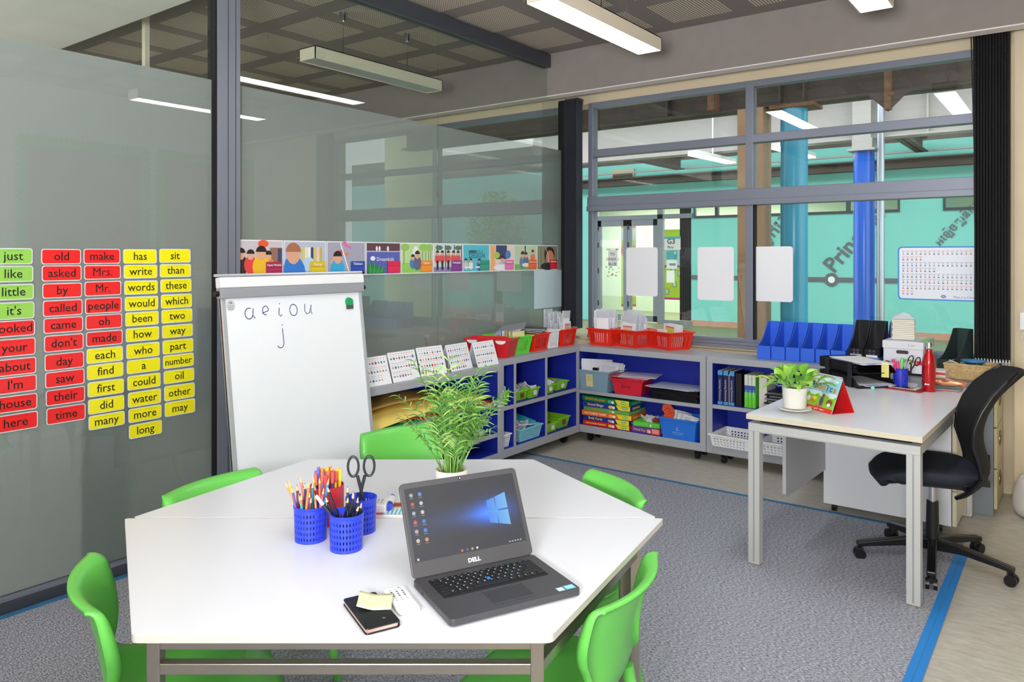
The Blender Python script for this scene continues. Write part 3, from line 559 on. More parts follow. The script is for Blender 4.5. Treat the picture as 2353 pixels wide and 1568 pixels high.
for k in range(10):
    W_, H_ = ys[k+1]-ys[k]-.004, .212; F = Fr((.0005, ys[k], 1.394), (0, 1, 0), (0, 0, 1)); m = MB(); m.inc = 1.2e-5
    m.fbox(F, 0, W_, 0, H_, 0, .0012, PR, (240, 238, 242)); scene(k, m, F, W_, H_)
    nm, cc = caps[k]; m.rect(F, W_*.6, W_*.97, H_*.05, H_*.42, .0062, PR, cc); m.rect(F, W_*.6, W_*.97, H_*.27, H_*.285, .0066, PR, tuple(int(v*.75) for v in cc)); m.text(F, nm, W_*.785, H_*.31, .022, .007, PR, (250, 245, 240), wmax=W_*.32, bold=.012)
    for r in range(4): m.rect(F, W_*.63, W_*(.93 if r < 3 else .8), H_*(.22-.04*r), H_*(.23-.04*r), .0066, PR, tuple(min(255, int(v*1.15)+18) for v in cc))
    # clip to the frame: nothing may spill past the white border
    for i, v in enumerate(m.v):
        m.v[i] = (v[0], min(max(v[1], ys[k]), ys[k]+W_), min(max(v[2], 1.394), 1.394+H_))
    tag(m.build('photo_print', fix=False), 'photo print on the glass showing '+descs[k], 'photo print', 'strip of photo prints along the glass wall')
tag(MB().fbox(FGL, 5.166, 5.585, 1.068, 1.392, 0, .001, mat('pale_film', (196, 214, 222), .3)).build('plastic_sheet'), 'blank pale blue sheet stuck on the glass below the last photo prints', 'sheet')
# ---- sheets on the window panes
FWN = Fr((0, 5.747, 0), (1, 0, 0), (0, 0, 1))
for (a, b, c, d), s in (((1439, 569, 1511, 682), 'in front of the door across the court'), ((1603, 568, 1686, 692), 'in the middle of the left window pane'), ((1734, 567, 1822, 695), 'right of the window mullion')):
    p = ony(a, b, 5.745); q = ony(c, d, 5.745)
    tag(MB().prism(FWN, rrect(p.x, q.x, q.z, p.z, .022), .0005, .002, PAPER).build('paper_sheet'), 'blank white rounded sheet stuck on the window '+s, 'paper sheet', 'blank sheets on the window')
p = ony(2063, 567, 5.745); q = ony(2215, 693, 5.745); m = MB(); x0, x1, z0, z1 = p.x, p.x+.60, q.z, p.z
m.prism(FWN, rrect(x0, x1, z0, z1, .025), .0005, .002, PR, (44, 140, 220)); m.flat(FWN, rrect(x0+.009, x1-.009, z0+.009, z1-.009, .02), .0026, PR, (236, 238, 248))
rnd = random.Random(5); rows = [(17, (226, 90, 90)), (5, (226, 90, 90)), (17, (84, 92, 150)), (8, (84, 92, 150)), (17, (70, 130, 110)), (17, (70, 130, 110)), (17, (216, 80, 90)), (3, (216, 80, 90))]
yy = z1-.032
for r, (n, c) in enumerate(rows):
    for k in range(n):
        ax = x0+.024+k*.0265; m.rect(FWN, ax, ax+.021, yy, yy+.0022, .0032, PR, c)
        cl = rnd.choice(((90, 90, 100), (200, 60, 60), (70, 120, 90), (80, 90, 160), (210, 140, 60), (130, 100, 80))); m.disc(FWN, ax+.0105, yy-.020, .0055+.002*rnd.random(), .004, .0032, PR, cl, 7); m.rect(FWN, ax+.008, ax+.013, yy-.011, yy-.006, .0032, PR, (90, 90, 100))
    yy -= .038 if r % 2 == 0 else .040
m.text(FWN, 'Phase 2 to 5 Sounds', x0+.335, z0+.02, .017, .0032, PR, (70, 130, 200), bold=.01, align='l'); m.disc(FWN, x0+.275, z0+.028, .016, .010, .0032, PR, (40, 110, 200)); m.rect(FWN, x0+.266, x0+.284, z0+.026, z0+.030, .0036, PR, (236, 240, 250))
tag(m.build('phonics_poster', fix=False), 'white phonics poster with blue border and rows of tiny pictures on the window', 'poster')
# ---- flip chart easel
fc = thing('flip_chart', 'white flip chart easel with vowels written on it before the glass wall', 'flip chart', (.52, 1.99, 0), PI/2)
# local x -> world +y ; local -y -> world +x (towards the room). The board leans back at its top.
w = .86; lean = .13; Hb = 1.0; z0 = .37; top = z0+Hb
V = Vector((0, lean, Hb)).normalized(); F = Fr((0, -.06, z0), (1, 0, 0), V); Lb = Hb/V.z
m = MB(); m.fbox(F, 0, w, 0, Lb, -.012, 0, mat('whiteboard', (240, 243, 248), .16)); b1 = m.build('board', fc, bevel=.002)
m = MB()
for a in (0, w-.022): m.fbox(F, a, a+.022, 0, Lb, -.016, .006, mat('pale_aluminium', (205, 208, 214), .35, .5))
m.fbox(F, 0, w, -.02, .005, -.016, .02, mat('pale_aluminium')); m.build('board_frame', fc, bevel=.002)
m = MB(); m.fbox(F, -.012, w+.004, Lb-.055, Lb-.005, -.012, .026, mat('clamp_grey', (150, 152, 158), .4)); m.fbox(F, -.012, w+.004, Lb-.005, Lb+.045, -.012, .030, WHP); m.cyl(F(-.03, Lb+.055, .01), F(w+.012, Lb+.055, .01), .007, .007, mat('pale_aluminium'), 12); m.build('clamp_bar', fc, bevel=.004)
for s in (0, 1):
    x = -.012 if s == 0 else w+.004; d = -1 if s == 0 else 1
    m = MB(); m.cyl(F(x, Lb-.03, .005), F(x+d*.02, Lb-.03, .005), .014, .012, BLK, 14); m.cyl(F(w+.012, Lb+.055, .01), F(w+.022, Lb+.055, .01), .009, .009, BLK, 10) if s else None; m.build('clamp_knob', fc, smooth=40)
INKC = (62, 54, 130)
def arc(cx, cy, rx, ry, t0, t1, n=14): return [(cx+rx*math.cos(math.radians(t0+(t1-t0)*i/n)), cy+ry*math.sin(math.radians(t0+(t1-t0)*i/n))) for i in range(n+1)]
m = MB(); yb_ = Lb-.155; q_ = 1.2
def st(p, x, ww=.0044): m.stroke(F, [(x+a_*q_, yb_+b_*q_) for a_, b_ in p], ww, .0008, PR, INKC)
def dot(x, a_, b_): m.disc(F, x+a_*q_, yb_+b_*q_, .003, .003, .0008, PR, INKC)
st(arc(0, .02, .018, .022, 60, 340)+[(.02, .04), (.017, .01), (.028, 0)], .145)
st([(-.016, .018), (.012, .026)]+arc(0, .028, .014, .018, 10, 290), .238)
st([(0, .035), (-.004, .008), (.004, 0), (.012, .006)], .318); dot(.318, .003, .052)
st(arc(0, .022, .019, .024, 80, 440, 20), .402)
st([(-.018, .045), (-.02, .015), (-.012, .001), (.004, .006), (.016, .04), (.012, .01), (.018, 0)], .495)
st([(.004, -.05), (.006, -.105)]+arc(-.010, -.112, .016, .018, 0, -150), .322); dot(.322, .004, -.037)
m.build('handwriting', b1, fix=False)
mg = MB(); mg.cyl(F(.765, Lb-.105, .002), F(.765, Lb-.105, .016), .025, .020, mat('green_magnet', (24, 160, 96), .25), 22); o = mg.build('board_magnet', None, smooth=40); o.parent = None
o.matrix_world = Matrix.Translation(fc.location) @ Matrix.Rotation(PI/2, 4, 'Z'); tag(o, 'round green magnet at the top right of the flip chart board', 'magnet')
mg = MB(); mg.fbox(F, .745, .79, Lb-.145, Lb-.095, .0005, .008, mat('clip_steel', (120, 120, 122), .3, .8)); o = mg.build('magnetic_clip'); o.matrix_world = Matrix.Translation(fc.location) @ Matrix.Rotation(PI/2, 4, 'Z'); tag(o, 'small grey metal clip tilted behind the green magnet on the flip chart', 'clip')
mg = MB(); mg.disc(F, .05, Lb-.088, .024, .026, .002, PR, (206, 206, 210), 24); [mg.rect(F, .035, .065, Lb-.09-.008*i, Lb-.087-.008*i, .0025, PR, (150, 150, 158)) for i in range(3)]; mg.rect(F, .042, .046, Lb-.078, Lb-.07, .0025, PR, (200, 90, 80)); mg.rect(F, .05, .058, Lb-.08, Lb-.07, .0025, PR, (150, 120, 120))
mg.cyl(F(.05, Lb-.088, .0005), F(.05, Lb-.088, .0018), .026, .026, WHP, 24); o = mg.build('round_sticker', fix=False); o.matrix_world = Matrix.Translation(fc.location) @ Matrix.Rotation(PI/2, 4, 'Z'); tag(o, 'round pale printed sticker at the top left of the flip chart board', 'sticker')
for a, bk in ((.12, 0), (w-.12, 0), (w/2, 1)):
    m = MB(); 
    if bk: m.cyl((w/2, .10, top-.10), (w/2, .42, .0), .014, .012, mat('pale_aluminium'), 12)
    else: m.cyl((a, .075, top-.08), (a, -.05, .0), .014, .012, mat('pale_aluminium'), 12)
    m.build('leg', fc, smooth=40)
# ================================================================ cabinets
def lerp(a, b, t): return a+(b-a)*t
def cabinet(label, loc, rotz, w, d, h, shelves, divs, zb=.082, band=.045, side=.045, bot=.06, casters=True):
    t = thing('open_cabinet', label, 'cabinet', loc, rotz, 'grey open cabinets on castors along the walls')
    m = MB(); m.box(0, w, 0, d, h-band, h, GREYL); m.box(0, side, 0, d, zb, h-band, GREYL); m.box(w-side, w, 0, d, zb, h-band, GREYL); m.box(side, w-side, 0, d, zb, zb+bot, GREYL); m.box(side, w-side, d-.012, d, zb+bot, h-band, GREYL); m.build('carcass', t, bevel=.0015)
    i0, i1, j0, j1 = side, w-side, zb+bot, h-band; e = .0015
    m = MB(); m.box(i0, i1, d-.015, d-.0125, j0, j1, NAVY); m.box(i0, i0+e, .003, d-.015, j0, j1, NAVY); m.box(i1-e, i1, .003, d-.015, j0, j1, NAVY); m.box(i0, i1, .003, d-.015, j0, j0+e, NAVY); m.box(i0, i1, .003, d-.015, j1-e, j1, NAVY); m.build('blue_lining', t)
    xs = [i0+e]+sum([[x, x+.026] for x in divs], [])+[i1-e]
    for x in divs:
        m = MB(); m.box(x, x+.026, 0, .004, j0, j1, GREYL); m.box(x, x+.026, .004, d-.016, j0+e, j1-e, NAVY); m.build('divider', t)
    for z, bays in shelves:
        for bi in range(0, len(xs), 2):
            if bays is not None and bi//2 not in bays: continue
            m = MB(); a, c = xs[bi], xs[bi+1]; m.box(a, c, .004, .010, z-.028, z, GREYL); m.box(a, c, .010, d-.016, z-.028, z, NAVY); m.build('shelf', t)
    if casters:
        for cx in (.10, w-.10):
            for cy in (.09, d-.09):
                m = MB(); m.cyl((cx-.012, cy, .032), (cx+.012, cy, .032), .032, .032, BLK, 18); m.box(cx-.02, cx+.02, cy-.02, cy+.02, .05, zb, BLK); m.build('castor', t, smooth=40)
    return t
HB, HA = .782, .757
cabinet('low grey open cabinet with large paper sheets, beside the flip chart', (.42, 2.91, 0), PI/2, 1.272, .40, HA, ((.50, None), (.283, None)), ())
cabinet('grey open cabinet with six blue pigeonholes along the glass wall', (.40, 4.187, 0), PI/2, 1.055, .385, HB, ((.445, None),), (.165, .565))
cabinet('grey open cabinet holding board games below the window corner', (.345, 5.25, 0), 0, 1.130, .31, HB, ((.425, None),), ())
cabinet('grey open cabinet with dictionaries behind the white desk', (1.48, 5.25, 0), 0, 1.30, .31, HB, ((.437, None),), ())
# ---- baskets
def mbasket(t, w, d, h, m_, taper=.84, pat='slots', rim=.010, th=.0025, pitch=.02):
    b = MB(); tw, td = w/2, d/2; bw, bd = tw*taper, td*taper
    cor_b = [(-bw, -bd), (bw, -bd), (bw, bd), (-bw, bd)]; cor_t = [(-tw, -td), (tw, -td), (tw, td), (-tw, td)]
    for k in range(4):
        L = (w, d)[k % 2]; c0, c1, t0, t1 = cor_b[k], cor_b[(k+1) % 4], cor_t[k], cor_t[(k+1) % 4]
        if pat == 'slots':
            n = max(4, int(L/.026)); us = [0]+[.1+.8*i/(2*n) for i in range(2*n+1)]+[1]; vs = [0, .14, .74, 1]
            hole = lambda i, j: j == 1 and i >= 1 and i % 2 == 1 and i < 2*n+1 and (i//2) % 8 != 7
        elif pat == 'holes':
            n = max(4, int(L/pitch)); r = max(2, int(h/(pitch*1.05))); us = [0]+[.08+.84*i/(2*n) for i in range(2*n+1)]+[1]; vs = [0]+[.12+.68*i/(2*r) for i in range(2*r+1)]+[1]
            hole = lambda i, j, n=n, r=r: i % 2 == 1 and j % 2 == 1 and 1 <= i < 2*n+1 and 1 <= j < 2*r+1
        else: us = [0, .5, 1]; vs = [0, 1]; hole = None
        def P(i, j, us=us, vs=vs, c0=c0, c1=c1, t0=t0, t1=t1):
            u, v = us[i], vs[j]; x0 = lerp(c0[0], c1[0], u); y0 = lerp(c0[1], c1[1], u); x1 = lerp(t0[0], t1[0], u); y1 = lerp(t0[1], t1[1], u)
            return (lerp(x0, x1, v), lerp(y0, y1, v), .003+(h-.003)*v)
        b.grid(P, len(us)-1, len(vs)-1, m_, hole)
    b.add([(x, y, .003) for x, y in cor_b], [(0, 1, 2, 3)], m_)
    b.build('basket_body', t, solid=-th)
    r = MB(); R_ = rim
    for (ax, ay, bx, by) in ((-tw-R_, -td-R_, tw+R_, -td+.002), (-tw-R_, td-.002, tw+R_, td+R_), (-tw-R_, -td+.002, -tw+.002, td-.002), (tw-.002, -td+.002, tw+R_, td-.002)): r.box(ax, bx, ay, by, h-.010, h, m_)
    r.build('rim', t, bevel=.003)
    return t
def basket(label, loc, rotz, w, d, h, m_, group=None, name='plastic_basket', cat='basket', **k):
    return mbasket(thing(name, label, cat, loc, rotz, group), w, d, h, m_, **k)
GRB = 'red slotted baskets on the cabinets'
bin_ = basket('large solid crimson bin with white handle labels behind the tent charts', (.215, 4.33, HB), .30, .345, .20, .135, REDB, pat=None, taper=.84, name='storage_bin', cat='bin')
m = MB(); Fb = Fr((0, -.103, .06), (1, 0, 0), (0, -.12, 1))
for cx in (-.11, .11): m.prism(Fb, [(cx+.04*math.cos(t), .068+.026*math.sin(t)) for t in [PI+PI*i/10 for i in range(11)]], .006, .009, WHP)
m.build('handle_label', bin_)
basket('bright green slotted basket of books between the crimson bin and red basket', (.185, 4.565, HB), 0, .31, .21, .135, GRN)
basket('small red slotted basket with dark books, left of the white perforated box', (.205, 4.80, HB), 0, .27, .20, .135, RED, GRB)
basket('narrow tall white perforated box on the cabinet between two red baskets', (.20, 4.985, HB), 0, .26, .13, .145, WHP, pat='holes', taper=.93)
basket('red slotted basket full of plastic sleeves in the room corner by the glass', (.205, 5.20, HB), 0, .27, .20, .14, RED, GRB)
basket('red slotted basket of clear sleeves, first right of the corner blind', (.535, 5.45, HB), -.08, .235, .22, .14, RED, GRB)
basket('red slotted basket of clear sleeves, middle one below the window', (.76, 5.50, HB), -.28, .29, .26, .14, RED, GRB)
basket('red slotted basket with a few printed booklets, rightmost below the window', (1.055, 5.535, HB), -.46, .30, .24, .14, RED, GRB)
# sleeves and sheets standing in the baskets
def sheet(name, label, cat, loc, rotz, tilt, w, h, m_, group, lean=0, draw=None):
    M = Matrix.Rotation(lean, 3, 'Y') @ Matrix.Rotation(tilt, 3, 'X'); F = Fr((0, 0, 0), M@Vector((1, 0, 0)), M@Vector((0, 0, 1))); b = MB()
    b.fbox(F, -w/2, w/2, 0, h, -.0012, .0012, m_)
    if draw: draw(b, F, w, h)
    o = b.build(name, fix=False if draw else True); place(o, loc, rotz); return tag(o, label, cat, group)
rnd = random.Random(11)
def strip(b, F, w, h):
    b.rect(F, -w/2, -w/2+.014, .0, h, .0016, PR, (236, 238, 244)); [b.disc(F, -w/2+.007, h*(.35+.12*k), .002, .002, .002, PR, (90, 92, 100), 6) for k in range(5)]
    b.rect(F, -w/2+.02, w/2-.01, .02, h*.78, .0015, PR, (246, 246, 252))
def sleeves(n, c, rotz, spread, label, group, hh=(.22, .29), w=.19):
    for i in range(n):
        f = (i+.5)/n-.5
        sheet('plastic_sleeve', label, 'plastic sleeve', (c[0]+spread[0]*f, c[1]+spread[1]*f, HB+.006), rotz+rnd.uniform(-.04, .04), rnd.uniform(-.07, .07), w, rnd.uniform(*hh), CLEAR, group, rnd.uniform(-.10, .10), strip)
sleeves(11, (.205, 5.20), PI/2, (.19, 0), 'clear plastic sleeve standing in the red basket in the room corner', 'sleeves in the corner basket', w=.13)
sleeves(9, (.535, 5.45), .05, (.02, .13), 'clear plastic sleeve standing in the red basket right of the corner blind', 'sleeves in the first basket below the window', w=.14)
sleeves(10, (.76, 5.50), -.28, (.04, .15), 'clear plastic sleeve standing in the middle red basket below the window', 'sleeves in the middle basket below the window', w=.17)
def cover(c, title, red=True):
    def f(b, F, w, h):
        b.rect(F, -w/2+.003, w/2-.003, .0, h-.003, .0016, PR, (238, 238, 244)); b.rect(F, -w*.32, w*.36, h*.25, h*.86, .002, PR, c)
        if red: b.rect(F, -w*.32, w*.36, h*.86, h*.9, .0024, PR, (214, 60, 60))
        b.text(F, title, w*.02, h*.6, .018, .0026, PR, (96, 76, 50), wmax=w*.5); b.disc(F, 0, h*.38, w*.12, h*.08, .0026, PR, (120, 70, 60), 8)
    return f
sheet('booklet', 'booklet with cream picture cover at the front of the middle red basket', 'booklet', (.745, 5.415, HB+.006), -.28, .0, .15, .18, PAPER, None, 0, cover((226, 206, 160), 'Autumn'))
sheet('booklet', 'booklet with yellow picture cover in the rightmost red basket', 'booklet', (1.075, 5.50, HB+.006), -.46, .04, .15, .19, PAPER, None, .05, cover((220, 204, 90), 'A Day'))
for k in range(4): sheet('booklet', 'white booklet behind the yellow covered one in the rightmost basket', 'booklet', (1.085+.006*k, 5.515+.013*k, HB+.006), -.46, .03, .16, .187, PAPER, 'white booklets in the rightmost red basket', .03)
for k in range(4): sheet('booklet', 'white booklet leaning low in the rightmost red basket', 'booklet', (1.0, 5.53+.012*k, HB+.006), -.45, .03, .12, .14, PAPER, 'low booklets in the rightmost red basket', -.05)
sheet('booklet', 'booklet with a brown portrait cover in the corner basket', 'booklet', (.297, 5.21, HB+.006), PI/2-.05, .0, .10, .19, PAPER, None, .03, cover((206, 170, 150), 'Story'))
# books in the green basket and small red basket
def book(label, loc, dims, rot, m_, group=None, cat='book', name='book', draw=None):
    w, d, h = dims; t = MB(); e = .0022; t.box(-w/2, w/2, -d/2, d/2, 0, e, m_); t.box(-w/2, w/2, -d/2, d/2, h-e, h, m_); t.box(-w/2, -w/2+e, -d/2, d/2, e, h-e, m_)
    t.box(-w/2+e, w/2-.003, -d/2+.003, d/2-.003, e, h-e, PAPER)
    if draw: draw(t, w, d, h)
    o = t.build(name, fix=not draw); o.location = loc; o.rotation_euler = rot; return tag(o, label, cat, group)
MC = lambda c, n='cover_%d_%d_%d': mat(n % c, c, .4)
for k, c in enumerate(((240, 226, 160), (150, 90, 170), (236, 210, 60), (110, 180, 60), (230, 70, 50), (240, 240, 240), (90, 160, 220))):
    book('%s picture book standing in the bright green basket' % ['cream', 'purple', 'yellow', 'light green', 'orange red', 'white', 'sky blue'][k], (.275-.02*k, 4.565, HB+.092), (.15, .13, .012), (0, PI/2, .05*(k % 3-1)), MC(c), 'books in the bright green basket')
for k, c in enumerate(((90, 84, 96), (170, 160, 170), (200, 190, 200), (150, 150, 160))):
    book('%s large thin book slanting in the back of the bright green basket' % ['dark', 'mauve grey', 'pale pink grey', 'grey'][k], (.14+.012*k, 4.61+.008*k, HB+.15+.010*k), (.20, .20, .006), (.16, -.18, .2+.1*k), MC(c), 'large books in the bright green basket')
for k, c in enumerate(((40, 60, 40), (60, 84, 52), (30, 36, 34))):
    book('%s book lying on the small red basket' % ['black green', 'mossy green patterned', 'near black'][k], (.20+.01*k, 4.84+.004*k, HB+.136+.011*k), (.20, .17, .009), (0, .04, .2+.15*k), MC(c), 'dark books on the small red basket')
# ---- tent charts
def tentchart(label, y0, y1, x, hh, rows, cols, rot=0, curl=0):
    w = y1-y0; t = MB(); dep = .11; Vv = Vector((0, dep*.5, hh)).normalized(); L = math.hypot(dep*.5, hh)
    F = Fr((-w/2, 0, 0), (1, 0, 0), Vv); t.fbox(F, 0, w, 0, L, -.0015, 0, PR, (240, 240, 245))
    F2 = Fr((w/2, dep, 0), (-1, 0, 0), Vector((0, -dep*.5, hh)).normalized()); t.fbox(F2, 0, w, 0, L, -.0015, 0, PR, (232, 232, 238))
    r2 = random.Random(label); n = int(w/.024)
    for r in range(rows):
        b = L*(.93-.27*r*(3.3/rows)); c = cols[r % len(cols)]; nn = n if r < rows-1 else int(n*.8)
        for k in range(nn):
            a = .012+k*(w-.024)/n; t.rect(F, a, a+.018, b-.002, b, .0006, PR, c); cl = r2.choice(((90, 90, 100), (206, 60, 70), (60, 130, 110), (80, 90, 170), (226, 150, 70), (130, 110, 90), (100, 100, 110)))
            t.disc(F, a+.009, b-.028, .0055+.003*r2.random(), .007*r2.random()+.003, .0006, PR, cl, 7); t.rect(F, a+.0075, a+.0105, b-.015, b-.009, .0006, PR, (90, 92, 110))
    o = t.build('tent_chart', fix=False); place(o, (x, (y0+y1)/2, HA+.001), PI/2+rot); return tag(o, label, 'tent chart', 'folded picture charts on the low cabinet')
O_, R_, B_ = (226, 120, 90), (206, 70, 100), (90, 100, 130)
tentchart('folded picture chart with orange rows, partly behind the flip chart', 2.93, 3.16, .385, .165, 3, (O_,))
tentchart('folded picture chart with crimson dashes, second from the flip chart', 3.17, 3.40, .385, .175, 3, (R_,))
tentchart('folded picture chart with red dashes and a blue dot, in the middle', 3.445, 3.665, .36, .175, 4, ((206, 60, 60), (206, 60, 60), (206, 60, 60), (110, 130, 120)), -.1)
tentchart('folded picture chart with thin grey green lines, fourth from the flip chart', 3.70, 3.935, .37, .17, 4, ((120, 150, 140),), .06)
tentchart('folded picture chart with orange lines and an orange ball, next to the bin', 3.95, 4.18, .395, .165, 3, (O_,), 0)
# ---- pigeonhole baskets (sit just inside, front at x ~ .39)
GLB = 'lime baskets in the pigeonholes'
def lb(label, x, y, z, w=.10, d=.24, h=.075, m_=LIME, rot=0, pat=None, tagc=None, **k):
    t = basket(label, (x, y, z), PI/2+rot, w, d, h, m_, GLB if m_ is LIME else None, pat=pat, taper=.85, rim=.006, **k)
    if tagc: MB().box(-.018, .018, -d/2-.004, -d/2+.002, h*.3, h*.75, mat('label_%d_%d_%d' % tagc, tagc, .5)).build('label_card', t)
    return t
zs, zb_ = .446, .145
lb('tall lime perforated basket of white strips in the narrow upper pigeonhole', .28, 4.285, zs, .085, .20, .10, pat='holes')
lb('lime basket with brown label, left in the upper middle pigeonhole', .265, 4.50, zs, .135, .20, .075, tagc=(110, 60, 50))
lb('lime basket with white label, right in the upper middle pigeonhole', .27, 4.655, zs, .125, .20, .075, tagc=(230, 230, 232))
lb('lime basket with white label, front left in the upper right pigeonhole', .28, 4.86, zs, .125, .19, .07, tagc=(232, 232, 236))
lb('lime basket with white label, rear right in the upper right pigeonhole', .265, 5.045, zs, .17, .20, .07, tagc=(236, 236, 240))
lb('white perforated basket in the narrow lower pigeonhole', .27, 4.28, zb_, .125, .22, .095, WHP, pat='holes')
lb('sky blue perforated basket with craft bags in the lower middle pigeonhole', .275, 4.575, zb_, .29, .24, .10, SKY, pat='holes')
lb('lime basket with white label, front left in the lower right pigeonhole', .29, 4.88, zb_, .15, .18, .07, tagc=(230, 230, 232))
lb('lime basket with brown label, rear right in the lower right pigeonhole', .25, 5.06, zb_, .17, .24, .085, tagc=(120, 70, 60))
def blobs(name, label, cat, loc, n, sx, sy, sz, cols, group=None, flat=.004):
    rr = random.Random(label); m = MB()
    for k in range(n):
        M = Matrix.Translation((rr.uniform(-sx, sx), rr.uniform(-sy, sy), rr.uniform(0, sz))) @ Matrix.Rotation(rr.uniform(-.9, .9), 4, 'X') @ Matrix.Rotation(rr.uniform(-.5, .5), 4, 'Y') @ Matrix.Rotation(rr.uniform(0, 3), 4, 'Z')
        s = rr.uniform(.6, 1.1); m.box(-.04*s, .04*s, -.03*s, .03*s, 0, flat, PR, rr.choice(cols), M)
    o = m.build(name); o['kind'] = 'stuff'; o.location = loc; return tag(o, label, cat, group)
for k in range(5):
    b = MB().box(-.011, .011, -.001, .001, 0, .13, PAPER); o = b.build('paper_strip'); o.location = (.30+.012*k, 4.265+.010*k, zs+.012); o.rotation_euler = (.12*(k-2), .1, .2); tag(o, 'white paper strip standing in the narrow upper lime basket', 'paper strip', 'strips in the narrow upper pigeonhole')
blobs('flash_cards', 'pile of white and orange flash cards in the upper middle left lime basket', 'cards', (.27, 4.50, zs+.05), 12, .05, .03, .05, ((236, 236, 240), (230, 120, 60), (120, 170, 220), (240, 240, 240)))
blobs('flash_cards', 'pile of white flash cards in the upper middle right lime basket', 'cards', (.27, 4.65, zs+.05), 10, .05, .03, .04, ((236, 236, 240), (220, 220, 226)))
b = MB(); Fx = Fr((0, 0, 0), (1, 0, 0), (0, .3, 1)); b.prism(Fx, rrect(-.065, .065, 0, .10, .03), 0, .004, PR, (206, 206, 196)); b.text(Fx, 'Silly', 0, .04, .035, .006, PR, (70, 70, 70), wmax=.09); o = b.build('word_tag', fix=False); place(o, (.25, 4.53, zs+.045), PI/2); tag(o, 'rounded grey card with black lettering in the upper middle pigeonhole', 'card')
blobs('flash_cards', 'black and white picture cards on the upper right front lime basket', 'cards', (.28, 4.88, zs+.05), 9, .06, .04, .02, ((236, 236, 240), (40, 40, 44), (236, 236, 240)))
blobs('flash_cards', 'white papers in the upper right rear lime basket', 'cards', (.26, 5.03, zs+.045), 8, .06, .05, .02, ((236, 236, 240), (200, 200, 206)))
blobs('craft_pieces', 'clear bags with white and orange craft pieces in the sky blue basket', 'craft pieces', (.28, 4.56, zb_+.07), 22, .08, .09, .05, ((230, 232, 240), (220, 150, 110), (236, 236, 240), (200, 210, 220)))
b = MB(); M = Matrix.Rotation(.5, 4, 'X') @ Matrix.Rotation(.3, 4, 'Y'); b.box(-.10, .10, -.07, .07, 0, .006, mat('teal_bag', (60, 170, 190), .2), None, M); o = b.build('zip_bag'); place(o, (.25, 4.63, zb_+.10), 0); tag(o, 'teal zip bag lying on the sky blue basket', 'bag')
blobs('craft_pieces', 'yellow and brown pieces in the lower right front lime basket', 'craft pieces', (.29, 4.86, zb_+.05), 10, .05, .04, .03, ((220, 180, 60), (110, 60, 50), (236, 230, 220)))
# ---- large papers in the low cabinet
def bigsheet(label, z, c, x0, x1, y0, y1, sag=.0, over=0, rise=0):
    m = MB(); n = 18
    def P(i, j):
        u, v = i/n, j/6; x = lerp(x0, x1, v); y = lerp(y0, y1, u); return (x, y, z+sag*math.sin(u*PI*1.2)*(1-v*.4)+rise*(1-v)-over*max(0, v-.75)*max(0, 1-2*u))
    m.grid(P, n, 6, mat('sheet_%d_%d_%d' % c, c, .6)); return tag(m.build('card_sheet', smooth=True, solid=.0015), label, 'paper', 'large coloured papers in the low cabinet')
bigsheet('large red sheet low in the pile beside the flip chart', .503, (214, 50, 40), .05, .415, 3.1, 4.12)
bigsheet('crumpled orange red sheet in the pile of the low cabinet', .520, (226, 80, 50), .05, .41, 3.2, 4.08, .01)
bigsheet('sky blue sheet edge in the pile of the low cabinet', .536, (90, 160, 226), .06, .41, 3.3, 3.9, .006)
bigsheet('dark green sheet drooping at the left of the pile', .512, (20, 130, 70), .10, .46, 2.96, 3.35, .0, .1)
bigsheet('yellow card sheet bulging over the pile in the low cabinet', .552, (244, 214, 110), .05, .43, 2.97, 4.05, .012, .16, .04)
bigsheet('second ochre card sheet arched under the cabinet top', .60, (204, 164, 80), .05, .33, 2.97, 3.75, .03, 0, .02)
bigsheet('navy sheet curling out at the right end of the pile', .540, (50, 80, 130), .10, .42, 3.86, 4.13, .01)
bigsheet('maroon and white folder on the lower shelf of the low cabinet', .290, (170, 40, 50), .12, .41, 3.6, 4.0, .01)
bigsheet('white sheets on the lower shelf of the low cabinet', .300, (226, 226, 236), .2, .42, 3.95, 4.1, .02)
# ---- window cabinet contents (cabinet C)
zu, zl = .426, .143
def tub(label, loc, rotz, w, d, h, m_, **k): return basket(label, loc, rotz, w, d, h, m_, name='storage_tub', cat='tub', pat=None, **k)
t1 = tub('pale translucent blue tub with a cream label on the upper shelf', (.515, 5.37, zu), -.05, .33, .26, .165, mat('pale_tub', (150, 184, 204), .25, alpha=.75), taper=.86)
m = MB(); m.fbox(Fr((0, -.122, .035), (1, 0, 0), (0, -.10, 1)), -.045, .02, 0, .10, .004, .006, PR, (226, 216, 160)); [m.fbox(Fr((0, -.122, .035), (1, 0, 0), (0, -.10, 1)), -.035, .01, .085-.012*k, .087-.012*k, .006, .0065, PR, (150, 130, 90)) for k in range(4)]; m.build('label_card', t1, fix=False)
for k in range(5): sheet('folder', 'white folder standing in the pale blue tub', 'folder', (.42+.02*k, 5.36+.006*k, zu+.01), PI/2-.5, .05, .2, .23, PAPER, 'folders in the pale blue tub', .1)
for k in range(5):
    o = MB().box(-.075, .075, -.055, .055, 0, .009, WHP).box(-.06, .06, -.04, .04, .009, .0096, mat('board_grey', (214, 216, 222), .2)).build('mini_whiteboard'); o.location = (.60+.006*k, 5.36+.018*k, zu+.155+.012*(k % 2)); o.rotation_euler = (.95, .05, .1); tag(o, 'small grey framed whiteboard leaning in the pale blue tub', 'whiteboard', 'small whiteboards in the pale blue tub')
o = MB().box(-.022, .022, -.012, .012, 0, .02, BLK).build('eraser'); place(o, (.53, 5.28, zu+.165), .1); tag(o, 'small black eraser on the pale blue tub', 'eraser')
